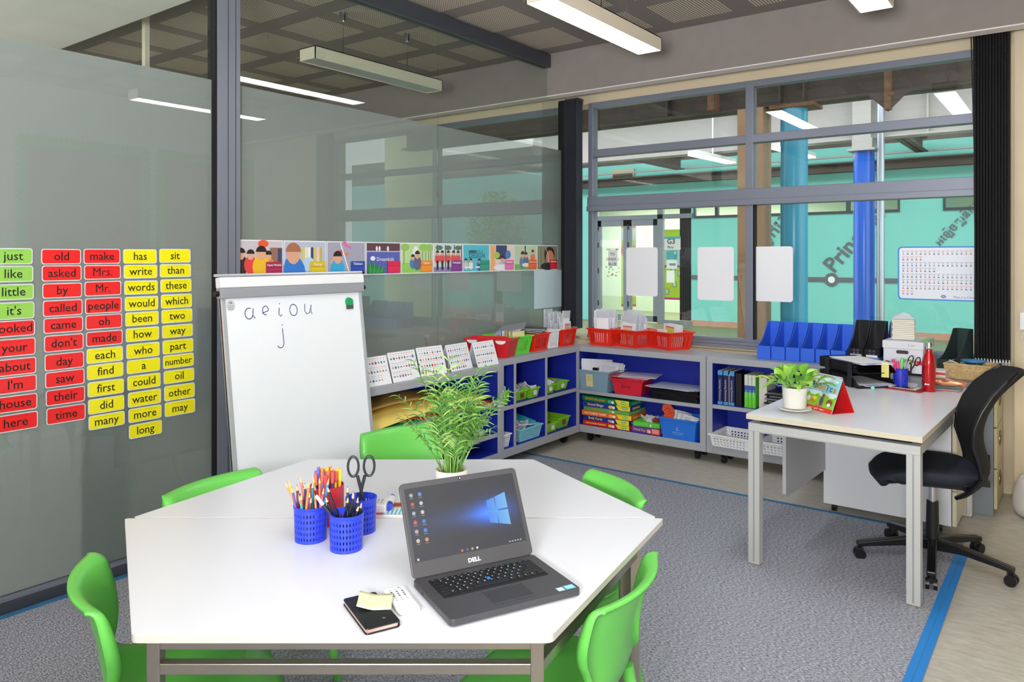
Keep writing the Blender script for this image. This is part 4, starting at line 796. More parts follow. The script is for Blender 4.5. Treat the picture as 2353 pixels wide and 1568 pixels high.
t2 = tub('crimson tub with papers piled over its rim on the upper shelf', (.82, 5.36, zu), .12, .26, .24, .125, mat('clear_red', (216, 36, 56), .25), taper=.82)
MB().text(Fr((0, -.1085, .055), (1, 0, 0), (0, -.17, 1)), 'Extra', -.01, 0, .038, .001, PR, (96, 20, 34)).build('lettering', t2, fix=False)
for k, c in enumerate(((206, 46, 80), (214, 60, 90), (236, 210, 220), (208, 50, 84), (226, 222, 230))):
    o = MB().box(-.15, .15, -.11, .11, 0, .003, mat('sheet_%d_%d_%d' % c, c, .35)).build('folder'); o.location = (.83+.02*(k % 3-1)+(0.06 if k > 3 else 0), 5.36, zu+.127+.005*k); o.rotation_euler = (.02, .02*(k % 2), .2*(k-2)*.5); tag(o, '%s folder lying on the crimson tub, layer %s' % (['dark pink', 'pink', 'pale pink', 'raspberry', 'silver'][k], ['lowest', 'second', 'third', 'fourth', 'topmost'][k]), 'folder')
for k in range(6):
    o = MB().box(-.19, .19, -.13, .13, 0, .013, BLK).box(-.192, .18, -.128, -.127, .003, .010, mat('edge_grey', (60, 60, 66), .4)).build('document_tray', bevel=.002); o.location = (1.22+.008*(k % 2), 5.385+.004*k, zu+.0145*k); o.rotation_euler = (0, 0, -.03*(k % 3)); tag(o, 'flat black tray in the stack at the right of the upper shelf', 'tray', 'flat black trays on the upper shelf')
for k, c in enumerate(((230, 230, 236), (214, 190, 200), (206, 214, 230))):
    o = MB().box(-.19, .19, -.13, .13, 0, .002, mat('sheet_%d_%d_%d' % c, c, .3)).build('magazine'); o.location = (1.20+.02*(k-1), 5.37-.01*k, zu+.088+.003*k); o.rotation_euler = (.0, .0, .12*(k-1)); tag(o, '%s leaflet on top of the black trays' % ['white', 'pinkish', 'pale blue'][k], 'magazine')
# board games
def game(label, name, z, h, c, yc, w=.44, d=.27, cx=.62, cy=5.40, rot=0, tc=(240, 200, 60), yel=True):
    t = MB(); t.inc = 1.5e-5; t.box(-w/2, w/2, -d/2, d/2, 0, h, PR, c)
    F = Fr((-w/2, -d/2-.0005, 0), (1, 0, 0), (0, 0, 1))
    if yel: t.flat(F, [(w*.70, h*.97), (w*.99, h*.97), (w*.99, h*.03), (w*.76, h*.03)], .0003, PR, (246, 226, 40)); t.disc(F, w*.88, h*.5, w*.06, h*.28, .0006, PR, (110, 190, 90), 10); t.rect(F, w*.84, w*.92, h*.44, h*.56, .0009, PR, (240, 250, 240))
    t.text(F, name, w*.28, h*.3, h*.72, .0006, PR, tc, wmax=w*.44, bold=.02)
    t.disc(F, w*.6, h*.45, w*.05, h*.35, .0006, PR, yc, 9); t.disc(F, w*.66, h*.4, w*.03, h*.3, .0007, PR, (250, 240, 220), 9)
    F2 = Fr((w/2+.0005, -d/2, 0), (0, 1, 0), (0, 0, 1)); t.rect(F2, d*.1, d*.6, h*.25, h*.7, .0003, PR, yc)
    o = t.build('board_game', fix=False); place(o, (cx, cy, z), rot); return tag(o, label, 'board game', 'board games in the lower left of the window cabinet')
z = zl+.002
gl = [('red board game box at the bottom of the stack of six', 'STEP-POWER-PREMIERE', .037, (222, 26, 34), (250, 200, 60), (250, 226, 90), True), ('navy board game box with yellow title, second from the bottom', 'Body Cards', .038, (32, 50, 150), (210, 150, 160), (250, 220, 60), True),
      ('orange board game box, third from the bottom', 'MATCHING GAME', .038, (240, 110, 40), (250, 180, 90), (250, 236, 210), True), ('green box with plain edge, fourth in the game stack', 'FIND IT', .030, (110, 170, 80), (140, 190, 100), (230, 120, 90), False),
      ('blue board game box with gold title, fifth in the game stack', 'Sound Bingo', .040, (36, 56, 150), (230, 200, 80), (230, 210, 160), True), ('dark green board game box on top of the stack', 'ADVENTURE QUEST', .042, (20, 124, 66), (90, 170, 150), (250, 170, 40), True)]
for i, (lb_, nm, h, c, yc, tc, ye) in enumerate(gl):
    game(lb_, nm, z, h, c, yc, w=.42+.012*(i % 3), rot=(.02, -.03, .04, -.02, .03, -.05)[i], cx=.63+.004*(i % 2), tc=tc, yel=ye); z += h+.0015
game('low purple and red game box lying right of the stack', 'Word Toy', zl+.002, .045, (120, 60, 160), (230, 190, 60), w=.24, d=.26, cx=.985, cy=5.40, rot=-.05, tc=(200, 230, 90), yel=False)
m = MB(); m.box(-.04, .04, -.001, 0, 0, .044, PR, (226, 40, 50)); [m.rect(Fr((-.04, -.0015, 0), (1, 0, 0), (0, 0, 1)), .01, .068, .036-.009*k, .040-.009*k, .0003, PR, (250, 230, 220)) for k in range(4)]; o = m.build('price_label', fix=False); place(o, (1.068, 5.262, zl+.003), -.05); tag(o, 'red printed label on the front of the low purple game box', 'label')
game('bright green box lying on the purple game box', '', zl+.049, .035, (100, 210, 70), (90, 200, 60), w=.22, d=.24, cx=.975, cy=5.40, rot=.05, yel=False)
blobs('loose_cards', 'loose picture cards lying on the bright green box', 'cards', (.98, 5.39, zl+.086), 12, .07, .07, .012, ((226, 200, 190), (180, 60, 70), (236, 236, 240), (110, 130, 160)))
t3 = tub('bright blue bin of clear packed cards at the lower right of the shelf', (1.265, 5.365, zl), -.03, .30, .27, .155, BLUEB, taper=.86)
m = MB(); Fq = Fr((0, -.125, .03), (1, 0, 0), (0, -.085, 1)); m.stroke(Fq, arc(0, .05, .010, .010, 60, 340), .003, .0035, PR, (214, 230, 250)); m.text(Fq, 'learning resources', 0, .02, .014, .0035, PR, (200, 220, 250), wmax=.09); m.rect(Fq, -.04, .04, .010, .0115, .0035, PR, (190, 214, 250)); m.build('logo', t3, fix=False)
for k in range(9): sheet('card_pack', 'white card packet standing in the bright blue bin', 'card packet', (1.20+.018*k, 5.33+.012*(k % 3), zl+.02), .9-.06*k, -.2, .12, .18-.008*k, PAPER if k % 2 else CLEAR, 'card packets in the bright blue bin', .25)
b = MB(); M = Matrix.Rotation(.2, 3, 'X'); Fh = Fr((0, 0, 0), M@Vector((1, 0, .12)).normalized(), M@Vector((-.12, 0, 1)).normalized()); b.prism(Fh, [(.02, 0), (.045, .04), (.05, .09), (.03, .125), (0, .14), (-.03, .125), (-.045, .09), (-.03, .06), (-.045, .03), (-.025, 0)], 0, .006, PR, (240, 92, 50)); b.stroke(Fh, [(-.03, .08), (.0, .1), (.02, .09), (.0, .075), (.03, .06), (.0, .05)], .003, .0066, PR, (90, 30, 26)); o = b.build('cutout_picture', fix=False); place(o, (1.16, 5.32, zl+.12), .1); tag(o, 'orange hand shaped cut-out standing in the bright blue bin', 'cut-out')
# ---- shelf D: dictionaries and books
def spine(label, x, w, h, d, z, cols, txt, tcol, y=5.285):
    t = MB(); t.inc = 3e-5; t.box(-w/2, w/2, 0, d, 0, h, PR, cols[0][2]); F = Fr((-w/2, -.0006, 0), (1, 0, 0), (0, 0, 1))
    for b0, b1, c in cols: t.rect(F, 0, w, h*b0, h*b1, .0002, PR, c)
    t.box(-w/2+.003, w/2-.003, .003, d, h, h+.0005, PAPER)
    Fv = Fr((0, -.0006, h*.42), (0, 0, -1), (1, 0, 0)); t.text(Fv, txt, -.0, -w*.18, w*.62, .0006, PR, tcol, wmax=h*.62)
    o = t.build('book', fix=False); o.location = (x, y, z); return tag(o, label, 'book')
NB = [(0, 1, (24, 30, 84)), (.87, 1, (74, 150, 206)), (0, .09, (74, 150, 206))]
for k, (x, lbv) in enumerate(((1.57, 'navy dictionary with light blue bands, first from the left on the shelf'), (1.612, 'navy dictionary with light blue bands, second from the left on the shelf'), (1.658, 'navy dictionary with light blue bands, third from the left on the shelf'))):
    spine(lbv, x, .036, .245, .19, .438, NB, 'Learning Dictionary', (216, 220, 240))
tag(MB().box(1.6325, 1.6365, 5.29, 5.46, .438, .66, TANM).build('folder'), 'thin cream folder between the second and third navy dictionaries', 'folder')
tag(MB().box(1.679, 1.722, 5.30, 5.48, .438, .672, MC((30, 26, 30))).build('book', bevel=.001), 'thick black book right of the navy dictionaries', 'book')
GB = [(0, 1, (100, 206, 50)), (.47, .68, (50, 84, 170)), (.68, 1, (214, 214, 206))]
for k in range(3): 
    o = spine('green, blue and white textbook, %s of three on the shelf' % ['left', 'middle', 'right'][k], 1.762+.027*k, .024, .232, .19, .438, GB, 'Headway', (206, 220, 244))
o = MB().box(1.845, 1.90, 5.31, 5.5, .438, .66, MC((214, 210, 200))).build('book'); tag(o, 'broad pale book beside the three green textbooks', 'book')
for k in range(9): tag(place(MB().box(-.13, .13, -.11, .11, 0, .0095, (BLK, mat('magazine_grey', (120, 122, 130), .25))[k % 2]).build('magazine'), (2.04+.012*((k*7) % 3-1), 5.38+.01*((k*5) % 3), .482+.010*k), .05*((k*3) % 4-1.5)), 'dark glossy magazine in the pile behind the potted plant', 'magazine', 'dark magazines on the shelf behind the desk plant')
for k in range(3): tag(place(MB().box(-.15, .15, -.12, .12, 0, .013, MC(((200, 198, 190), (220, 216, 206), (190, 186, 180))[k])).build('book'), (2.03, 5.37, .439+.0142*k), .03*k), '%s thick book under the dark magazines' % ['greyish, lowest', 'cream, middle', 'grey, upper'][k], 'book')
basket('wide white perforated tray basket, left on the bottom shelf', (1.68, 5.345, .145), -.04, .30, .30, .09, WHP, 'white tray baskets on the bottom shelf', pat='holes', taper=.9, pitch=.028)
basket('wide white perforated tray basket, right on the bottom shelf behind the desk leg', (2.03, 5.345, .145), .03, .30, .30, .09, WHP, 'white tray baskets on the bottom shelf', pat='holes', taper=.9, pitch=.028)
# ---- magazine files on top
def magfile(label, loc, rotz, m_, h=.255, w=.093, d=.245, low=.095, group=None, holes=False):
    t = thing('magazine_file', label, 'magazine file', loc, rotz, group); b = MB(); e = .003
    prof = [(0, 0), (d, 0), (d, h)]+[(d-.075-.02*i-(0), h-(h-low)*(i/7)**1.2*.96) for i in range(1, 8)]+[(0, low)]
    prof = [(0, 0), (d, 0), (d, h), (d-.05, h)]+[(lerp(d-.05, 0, i/8), lerp(h, low, math.sin(PI/2*i/8)**.9)) for i in range(1, 9)]
    for x in (-w/2, w/2-e): b.prism(Fr((x, 0, 0), (0, 1, 0), (0, 0, 1)), prof, 0, e, m_)
    b.box(-w/2+e, w/2-e, d-e, d, 0, h, m_); b.box(-w/2+e, w/2-e, 0, d, 0, e, m_); b.build('file_body', t)
    fp = MB().box(-w/2+e, w/2-e, 0, e, 0, low, m_); fp.build('front_panel', t)
    return t
BF = mat('blue_board', (48, 104, 224), .6)
for k in range(6): magfile('%s bright blue magazine file of the row of six under the window' % ['leftmost', 'second', 'third', 'fourth', 'fifth', 'rightmost'][k], (1.862+.0985*k, 5.355+.006*k, HB), -.05, BF, group='bright blue magazine files')
for k in range(2):
    t = magfile('%s black perforated magazine file above the letter tray' % ['left', 'right'][k], (2.472+.097*k, 5.36, HB+.072), -.08, BLK, .225, .092, .2, .05, 'black magazine files')
    m = MB(); [m.cyl((-.012+.024*(j % 2), .001, .018+.02*(j//2)), (-.012+.024*(j % 2), -.0015, .018+.02*(j//2)), .008, .008, mat('smoke_dot', (70, 84, 100), .3), 12) for j in range(4)]; m.box(-.035, .035, -.004, -.001, -.002, .012, WHP); m.build('front_dots', t)
tag(MB().box(2.425, 2.615, 5.34, 5.60, HB+.001, HB+.07, MC((120, 150, 226))).build('document_box', bevel=.004), 'pale blue document box under the black magazine files', 'box')
magfile('navy perforated magazine file beside the white archive box', (2.672, 5.40, HB), -.05, mat('navy_plastic', (34, 60, 160), .4), .29, .085, .22, .1)
# ================================================================ teacher's desk
DK = thing('office_desk', 'white topped office desk with grey metal frame at the right', 'desk', (2.345, 3.655, 0), math.radians(-2))
dw, dl = .772, 1.50; DG = mat('desk_frame_grey', (196, 196, 194), .4, .15)
MB().box(0, dw, 0, dl, .716, .741, WLAM).build('desktop', DK, bevel=.0015)
m = MB(); m.box(-.0006, dw+.0006, -.0008, 0, .7165, .7405, mat('beech_edge', (214, 204, 180), .5)); m.box(dw, dw+.0008, 0, dl, .7165, .7405, mat('beech_edge')); m.box(-.0008, 0, 0, dl, .7165, .7405, mat('beech_edge')); m.build('edge_band', DK)
m = MB()
for a in (0, dl-.055): m.box(.01, dw-.01, a+.005, a+.045, .655, .698, DG); m.box(.01, dw-.01, a, a+.005, .66, .672, DG)
for a in (.01, dw-.05): m.box(a, a+.04, .005, dl-.01, .655, .698, DG)
m.box(.05, dw-.05, .05, dl-.05, .698, .716, BLKM); m.build('frame', DK, bevel=.004)
for x in (0.008, dw-.063):
    for y in (.004, dl-.06):
        m = MB(); m.box(x, x+.055, y, y+.05, .012, .699, DG); m.box(x+.024, x+.031, y-.0008, y, .02, .67, mat('groove_grey', (150, 150, 148), .6)); l = m.build('leg', DK, bevel=.005)
        MB().box(x+.003, x+.052, y+.003, y+.047, 0, .012, mat('foot_brown', (140, 128, 100), .7)).build('leg_foot', l)
m = MB(); m.prism(Fr((.052, .36, .0), (0, 1, 0), (0, 0, 1)), [(0, .27), (.02, .25), (.98, .25), (1.04, .31), (1.04, .66), (0, .66)], 0, .018, mat('panel_grey', (182, 182, 184), .5)); m.build('modesty_panel', DK)
pd = thing('mobile_pedestal', 'wide white pedestal cabinet under the office desk', 'cabinet', (2.44, 4.69, 0)); PW = mat('pedestal_white', (226, 226, 230), .45)
MB().box(0, .66, 0, .44, .05, .645, PW).build('body', pd, bevel=.002)
for z0, z1 in ((.052, .24), (.244, .43), (.434, .643)): MB().box(.664, .685, 0, .44, z0, z1, mat('beech_edge')).build('drawer', pd, bevel=.002)
for x in (.05, .6):
    for y in (.05, .39): MB().cyl((x-.012, y, .025), (x+.012, y, .025), .025, .025, BLK, 14).build('castor', pd, smooth=40)
fl = thing('filing_cabinet', 'grey steel filing cabinet with cream drawer fronts at the window pier', 'cabinet', (2.80, 5.185, 0)); FG = mat('filing_grey', (128, 134, 140), .45)
MB().box(0, .455, 0, .465, .0, .766, FG).build('body', fl, bevel=.003)
for z0, z1 in ((.04, .27), (.278, .51), (.518, .75)):
    dd = MB().box(.456, .472, .012, .455, z0, z1, mat('drawer_cream', (196, 186, 150), .45)).build('drawer', fl, bevel=.003)
    m = MB(); Fh = Fr((.473, .2, (z0+z1)/2+.03), (0, 1, 0), (0, 0, 1)); m.prism(Fh, [(.055*math.cos(2*PI*k/20), .045*math.sin(2*PI*k/20)) for k in range(20)], 0, .004, mat('brass_pull', (150, 130, 80), .35, .7)); m.disc(Fh, 0, -.005, .038, .026, .005, mat('pull_recess', (70, 60, 44), .6)); m.build('handle', dd)
TD = .7415
def dcup(label, loc, r, h, rows, nseg=30, hole_range=None, group=None):
    t = thing('pen_cup', label, 'pen cup', loc, YAW+.6, group); b = MB(); n = 96
    zs = [0]; 
    for k in range(rows): zs += [h*(.08+.82*k/rows), h*(.08+.82*k/rows+.42/rows)]
    zs += [h]; prof = [(r*(.94+.06*z/h), z) for z in zs]
    lo, hi = hole_range or (0, n)
    b.lathe(prof, BLUEP, n, hole=lambda i, j: i % 2 == 1 and j % 3 == 0 and (j % 48) < 36)
    b.add([(r*.94*math.cos(2*PI*k/n), r*.94*math.sin(2*PI*k/n), .001) for k in range(n)], [tuple(range(n))], BLUEP)
    b.build('cup_wall', t, solid=-.0022); MB().lathe([(r*1.0, h-.008), (r*1.03, h-.007), (r*1.03, h), (r*.97, h), (r*.97, h-.008), (r, h-.008)], BLUEP, n).build('rim', t, smooth=60)
    return t
def stick(name, label, cat, base, top, r, m_, tipm=None, woodm=None, group=None, n=6, capm=None):
    base, top = Vector(base), Vector(top); d = (top-base).normalized(); L = (top-base).length; b = MB(); tl = .018 if woodm else 0
    b.cyl(base, top-d*tl, r, r, m_, n)
    if woodm: b.cyl(top-d*tl, top-d*.005, r, r*.35, woodm, n); b.cyl(top-d*.005, top, r*.35, r*.06, tipm, n)
    if capm: b.cyl(top-d*.03, top+d*.002, r*1.12, r*1.05, capm, 10)
    return tag(b.build(name), label, cat, group)
WOOD = mat('pencil_wood', (236, 190, 140), .6)
dcup('blue perforated pen cup with pink highlighter on the office desk', (2.80, 5.0, TD), .041, .105, 5)
for k, (c, s) in enumerate((((250, 60, 130), 'hot pink'), ((250, 70, 140), 'second, shorter hot pink'), ((90, 220, 80), 'neon green'))): stick('highlighter', s+' highlighter in the blue cup on the office desk', 'pen', (2.80, 4.99, TD+.01), (2.765+.022*k, 4.96+.02*k, TD+.158-.012*k+(.03 if k == 2 else 0)), .009, mat('hl%d' % k, c, .3), n=10)
for k in range(8): stick('pen', 'clear barrelled ballpoint pen in the cup on the office desk', 'pen', (2.80+.01*math.cos(k), 5.0+.01*math.sin(k), TD+.008), (2.80+.045*math.cos(k*.8), 5.0+.045*math.sin(k*.8), TD+.15+.006*(k % 3)), .004, mat('clear_pen', (190, 196, 200), .2), group='clear pens in the desk cup', n=8)
def scissors(label, loc, rot, m_, s=1.0):
    b = MB()
    for sg in (-1, 1):
        pts = [(sg*(.021+.014*math.cos(t)), 0, .145+.027*math.sin(t)) for t in [2*PI*k/18 for k in range(19)]]
        b.tube([tuple(v*s for v in p) for p in pts], .0034*s, m_, 8); b.tube([(sg*.010*s, 0, .12*s), (0, .001*sg, .08*s), (-sg*.004*s, .001*sg, .06*s)], .0045*s, m_, 8)
        b.box(-sg*.008*s-.004, -sg*.004*s+.004, .001*sg-.0006, .001*sg+.0006, -.0*s, .075*s, CHROME)
    o = b.build('scissors', smooth=50); o.location = loc; o.rotation_euler = rot; return tag(o, label, 'scissors')
scissors('black handled scissors in the cup on the office desk', (2.83, 5.02, TD+.02), (.15, .25, .5), BLK, .95)
# letter tray
lt = thing('letter_tray', 'two tier black letter tray with papers on the office desk', 'letter tray', (2.57, 4.93, TD), -.70)
for z in (.004, .085):
    m = MB(); m.box(-.18, .18, -.125, .125, z, z+.004, BLK)
    for y in (-.125, .122): m.prism(Fr((-.18, y, z), (1, 0, 0), (0, 0, 1)), [(0, 0), (.36, 0), (.36, .012), (.30, .058), (0, .062)], -.003, 0, BLK)
    m.box(-.183, -.18, -.125, .125, z, z+.062, BLK); m.build('tray', lt)
for x in (-.10, .11):
    for y in (-.134, .128): MB().box(x-.017, x+.017, y, y+.006, 0, .148, mat('tray_support', (32, 33, 38), .5)).build('support', lt, bevel=.001)
for k in range(9):
    c = ((236, 236, 242), (220, 222, 230), (150, 160, 220), (240, 240, 244), (200, 204, 214))[k % 5]; up = k > 3
    o = MB().box(-.15, .15, -.10, .10, 0, .0022, mat('sheet_%d_%d_%d' % c, c, .5)).build('paper_stack'); o.location = (2.58+.012*((k*3) % 4), 4.93-.008*((k*5) % 3), TD+(.148 if up else .011)+.003*k*(1 if not up else .8)-(.05*.0)); o.rotation_euler = (0, 0, -.70+.1*((k*7) % 5-2)); 
    if up: o.location.z = TD+.0905+.0024*(k-4)+.045
    tag(o, 'loose paper sheets lying in the %s tier of the black letter tray' % ('upper' if up else 'lower'), 'paper', 'papers in the letter tray')
o = MB().box(-.02, .02, -.001, .001, -.09, 0, mat('yellow_slip', (232, 222, 130), .6)).build('paper_slip'); place(o, (2.745, 4.845, TD+.150), .2); o.rotation_euler = (.15, .0, .2); tag(o, 'yellow paper slip hanging from the letter tray', 'paper')
o = MB().cyl((0, 0, 0), (0, .012, 0), .0105, .0105, mat('mint', (120, 220, 190), .4), 18).build('mint_cap', smooth=40); place(o, (2.70, 4.735, TD+.0115), .3); tag(o, 'small round mint green cap by the letter tray corner', 'cap')
# plant with saucer
CER = mat('cream_ceramic', (240, 236, 228), .22)
sc = MB().lathe([(0, 0), (.05, 0), (.078, .012), (.082, .014), (.078, .017), (.05, .006), (0, .006)], CER, 40).build('saucer', smooth=50); place(sc, (2.515, 3.865, TD)); tag(sc, 'white saucer under the potted plant on the office desk', 'saucer')
def leafmesh(b, base, tip, width, up, m_, droop=.3, nseg=7, fold=.25):
    base, tip = Vector(base), Vector(tip); d = tip-base; L = d.length; dn = d.normalized(); side = dn.cross(Vector(up)).normalized(); nrm = side.cross(dn)
    vs = []
    for i in range(nseg+1):
        t = i/nseg; c = base+d*t+nrm*(math.sin(t*PI)*L*.12)-Vector((0, 0, 1))*droop*L*t*t; w = width*math.sin(PI*min(1, t*.93+.05))**.8*(1-.35*t)
        if i == nseg: w = .0006
        vs += [c-side*w+nrm*w*fold, c, c+side*w+nrm*w*fold]
    b.add(vs, [f for i in range(nseg) for f in ((3*i, 3*i+1, 3*i+4, 3*i+3), (3*i+1, 3*i+2, 3*i+5, 3*i+4))], m_)
pp = thing('potted_plant', 'leafy light green plant in a white pot on the office desk', 'plant', (2.515, 3.865, TD+.0175))
MB().lathe([(0, 0), (.052, 0), (.055, .004), (.060, .097), (.060, .102), (.055, .102), (.052, .02), (0, .02)], CER, 40).build('pot', pp, smooth=50)
MB().lathe([(0, .09), (.055, .09)], mat('soil', (80, 60, 44), .9), 24).build('soil', pp)
LG = [mat('leaf_a', (122, 190, 60), .35), mat('leaf_b', (158, 208, 84), .35), mat('leaf_c', (96, 160, 56), .4), mat('leaf_d', (190, 206, 90), .4)]
b = MB(); rr = random.Random(21)
for k in range(34):
    a = k*2.4+rr.uniform(-.3, .3); el = rr.uniform(.15, 1.3); sl = rr.uniform(.05, .10); r0 = .02
    st0 = Vector((r0*math.cos(a), r0*math.sin(a), .095)); dirv = Vector((math.cos(a)*math.cos(el), math.sin(a)*math.cos(el), math.sin(el)*.62+.12)); st1 = st0+dirv*sl
    b.tube([st0, (st0+st1)/2+Vector((0, 0, .008)), st1], .0016, LG[1], 5); ln = rr.uniform(.085, .125)
    leafmesh(b, st1, st1+dirv*ln, ln*.27, (0, 0, 1) if el < 1.0 else (math.cos(a+1), math.sin(a+1), .4), LG[3 if k % 9 == 3 else k % 3], rr.uniform(.05, .5))
b.build('foliage', pp, smooth=True, fix=False)
# calendar
cp = thing('desk_calendar', 'tent shaped phonics flip calendar with red sides on the office desk', 'calendar', (2.515, 3.995, TD), math.radians(-34))
Lc, hc, dc = .205, .168, .14; sl = math.hypot(dc/2, hc); Fc = Fr((0, 0, 0), (1, 0, 0), (0, dc/2, hc)); m = MB(); m.inc = 1e-5; m.fbox(Fc, 0, Lc, 0, sl, -.002, .001, PR, (150, 214, 226))
m.rect(Fc, 0, Lc, 0, .022, .0014, PR, (226, 50, 44)); m.rect(Fc, 0, Lc, .022, .075, .0014, PR, (150, 204, 50)); m.flat(Fc, [(0, .075)]+[(Lc*i/12, .078+.012*math.sin(i*1.7)) for i in range(13)]+[(Lc, .075)], .0013, PR, (150, 204, 50)); m.disc(Fc, .1, .16, .09, .02, .0013, PR, (224, 240, 244)); m.rect(Fc, 0, Lc, .072, .10, .0012, PR, (222, 240, 244))
for ch, cl, i in zip('Phonics', ((60, 90, 190), (210, 60, 90), (230, 120, 50), (220, 160, 40), (60, 90, 190), (70, 110, 200), (226, 120, 50)), range(7)): m.text(Fc, ch, .028+.0255*i, .112-.001*i, .046, .0018+.0001*i, PR, cl, bold=.03)
m.text(Fc, 'flip book', .125, .095, .012, .0018, PR, (60, 130, 130), wmax=.06); m.text(Fc, 'read • spell • learn •', .10, .007, .014, .0018, PR, (250, 236, 220), wmax=.15, bold=.01)
m.disc(Fc, .175, .05, .02, .018, .0018, PR, (140, 90, 50)); m.disc(Fc, .175, .04, .012, .009, .002, PR, (236, 240, 244)); m.disc(Fc, .12, .052, .012, .026, .0018, PR, (90, 84, 110)); m.disc(Fc, .125, .083, .009, .009, .002, PR, (110, 90, 100)); m.disc(Fc, .11, .026, .02, .006, .0018, PR, (200, 110, 120)); m.disc(Fc, .07, .06, .016, .010, .0018, PR, (240, 220, 80)); m.disc(Fc, .06, .045, .012, .012, .0019, PR, (230, 120, 60)); m.disc(Fc, .03, .055, .012, .014, .0019, PR, (240, 240, 240))
m.build('front_page', cp, fix=False)
Fk = Fr((Lc, dc, 0), (-1, 0, 0), (0, -dc/2, hc)); MB().fbox(Fk, 0, Lc, 0, sl, -.001, .002, mat('red_card', (222, 34, 36), .5)).build('red_back', cp); MB().box(0, Lc, 0, dc, 0, .002, mat('red_card')).build('red_base', cp)
m = MB()
for k in range(26): x = .006+k*.0077; m.tube([(x, dc/2+.007*math.sin(t), hc+.002+.007*math.cos(t)) for t in [2*PI*j/8 for j in range(9)]], .0009, WHP, 4)
m.build('spiral_binding', cp)
# bottle
bt = thing('water_bottle', 'metallic red water bottle with silver cap on the office desk', 'bottle', (2.965, 4.885, TD))
MB().lathe([(0, 0), (.033, 0), (.0355, .004), (.0355, .15), (.034, .175), (.028, .20), (.0185, .225), (.0175, .24), (.0175, .245)], mat('metallic_red', (196, 20, 28), .22, .55, coat=.6), 40).build('bottle_body', bt, smooth=50)
MB().lathe([(.018, .240), (.0225, .242), (.0225, .276), (.020, .281), (0, .282)], CHROME, 32).build('cap', bt, smooth=40)
Fb_ = Fr((-.0357*.6*0-.012, -.0362, .04), (1, 0, 0), (0, 0, 1)); MB().text(Fb_, 'dox', .008, 0, .016, .0003, WHP, bold=.03).build('logo', bt, fix=False)
# phones, folders, foil bag
o = thing('phone', 'gold and white phone lying on a red folder beside the bottle', 'phone', (2.845, 4.86, TD+.006), -.25); MB().box(-.078, .078, -.037, .037, 0, .008, mat('phone_gold', (206, 176, 150), .3, .4)).build('phone_body', o, bevel=.003); MB().box(-.06, .06, -.034, .034, .008, .0086, mat('screen_black', (14, 14, 18), .06)).build('phone_screen', o); MB().box(-.077, -.06, -.034, .034, .008, .0085, WHP).box(.06, .077, -.034, .034, .008, .0085, WHP).build('bezel', o)
tag(place(MB().box(-.10, .10, -.05, .05, 0, .005, mat('maroon_cover', (150, 40, 44), .5)).build('notebook'), (2.85, 4.86, TD), -.25), 'flat dark red notebook under the phone', 'notebook')
for k, (c, s) in enumerate((((214, 60, 70), 'red'), ((226, 150, 160), 'pink'), ((110, 160, 170), 'teal grey'))): tag(place(MB().box(-.11, .11, -.07, .07, 0, .003, MC(c)).build('folder'), (3.0, 5.03-.01*k, TD+.0035*k), .12*(k-1)), s+' thin folder under the copper foil bag', 'folder')
b = MB(); n1, n2 = 14, 12; rr = random.Random(4)
vs = [((i/n1-.5)*.22, math.cos(2*PI*j/n2)*.05*(1-.5*(i/n1)**2), .024+math.sin(2*PI*j/n2)*.022*(1-.5*(i/n1))+rr.uniform(-.004, .004)) for i in range(n1+1) for j in range(n2)]
b.add(vs, [(i*n2+j, i*n2+(j+1) % n2, (i+1)*n2+(j+1) % n2, (i+1)*n2+j) for i in range(n1) for j in range(n2)]+[tuple(range(n2)), tuple(range(n1*n2, (n1+1)*n2))], mat('copper_foil', (240, 170, 130), .28, .75))
o = b.build('foil_bag', sub=1); o.scale = (1.05, 1.15, 1.5); o.location = (3.03, 4.99, TD+.009); o.rotation_euler = (0, 0, -.2); tag(o, 'crumpled copper foil bag lying behind the red bottle', 'bag')
# archive box, tissue, etc on cabinet end
ab = thing('archive_box', 'white cardboard archive box with a red number label', 'box', (2.655, 5.27, HB), -.04); AW = mat('archive_white', (226, 226, 232), .6)
m = MB(); m.box(0, .225, 0, .33, 0, .19, AW); m.build('box_body', ab, bevel=.002)
m = MB(); m.box(-.005, .23, -.005, .335, .15, .197, AW); m.build('lid', ab, bevel=.002); Fa = Fr((0, -.0055, 0), (1, 0, 0), (0, 0, 1))
m = MB(); m.flat(Fa, rrect(.075, .145, .118, .14, .009), .0-.004, mat('hand_hole', (70, 66, 66), .8)); m.build('hand_hole', ab, fix=False)
m = MB(); m.rect(Fa, .175, .222, .055, .08, -.0045, PR, (214, 50, 54)); m.text(Fa, '1', .188, .060, .018, -.0042, PR, (250, 250, 250), bold=.02); m.rect(Fa, .12, .172, .062, .085, -.0045, PR, (130, 180, 70)); m.rect(Fa, .02, .06, .05, .052, -.0045, PR, (150, 150, 150)); m.rect(Fa, .145, .1465, .16, .185, .0008, PR, (120, 150, 90)); [m.rect(Fa, .155, .155+.03-.006*k, .175-.007*k, .177-.007*k, .0008, PR, (150, 154, 150)) for k in range(2)]
m.rect(Fr((0, 0, .1975), (1, 0, 0), (0, 1, 0)), .19, .229, 0, .33, 0, PR, (160, 206, 110)); m.build('printed_marks', ab, fix=False)
m = MB()
tp = thing('tissue_pack', 'wrapped stack of cream paper towels on the archive box', 'tissue pack', (2.755, 5.38, HB+.198), .1)
for k in range(11): m.box(-.066+.002*(k % 3), .062+.002*(k % 2), -.055, .055, .004+.0115*k, .0142+.0115*k, mat('towel_cream', (240, 234, 216), .8))
m.build('towels', tp, bevel=.003)
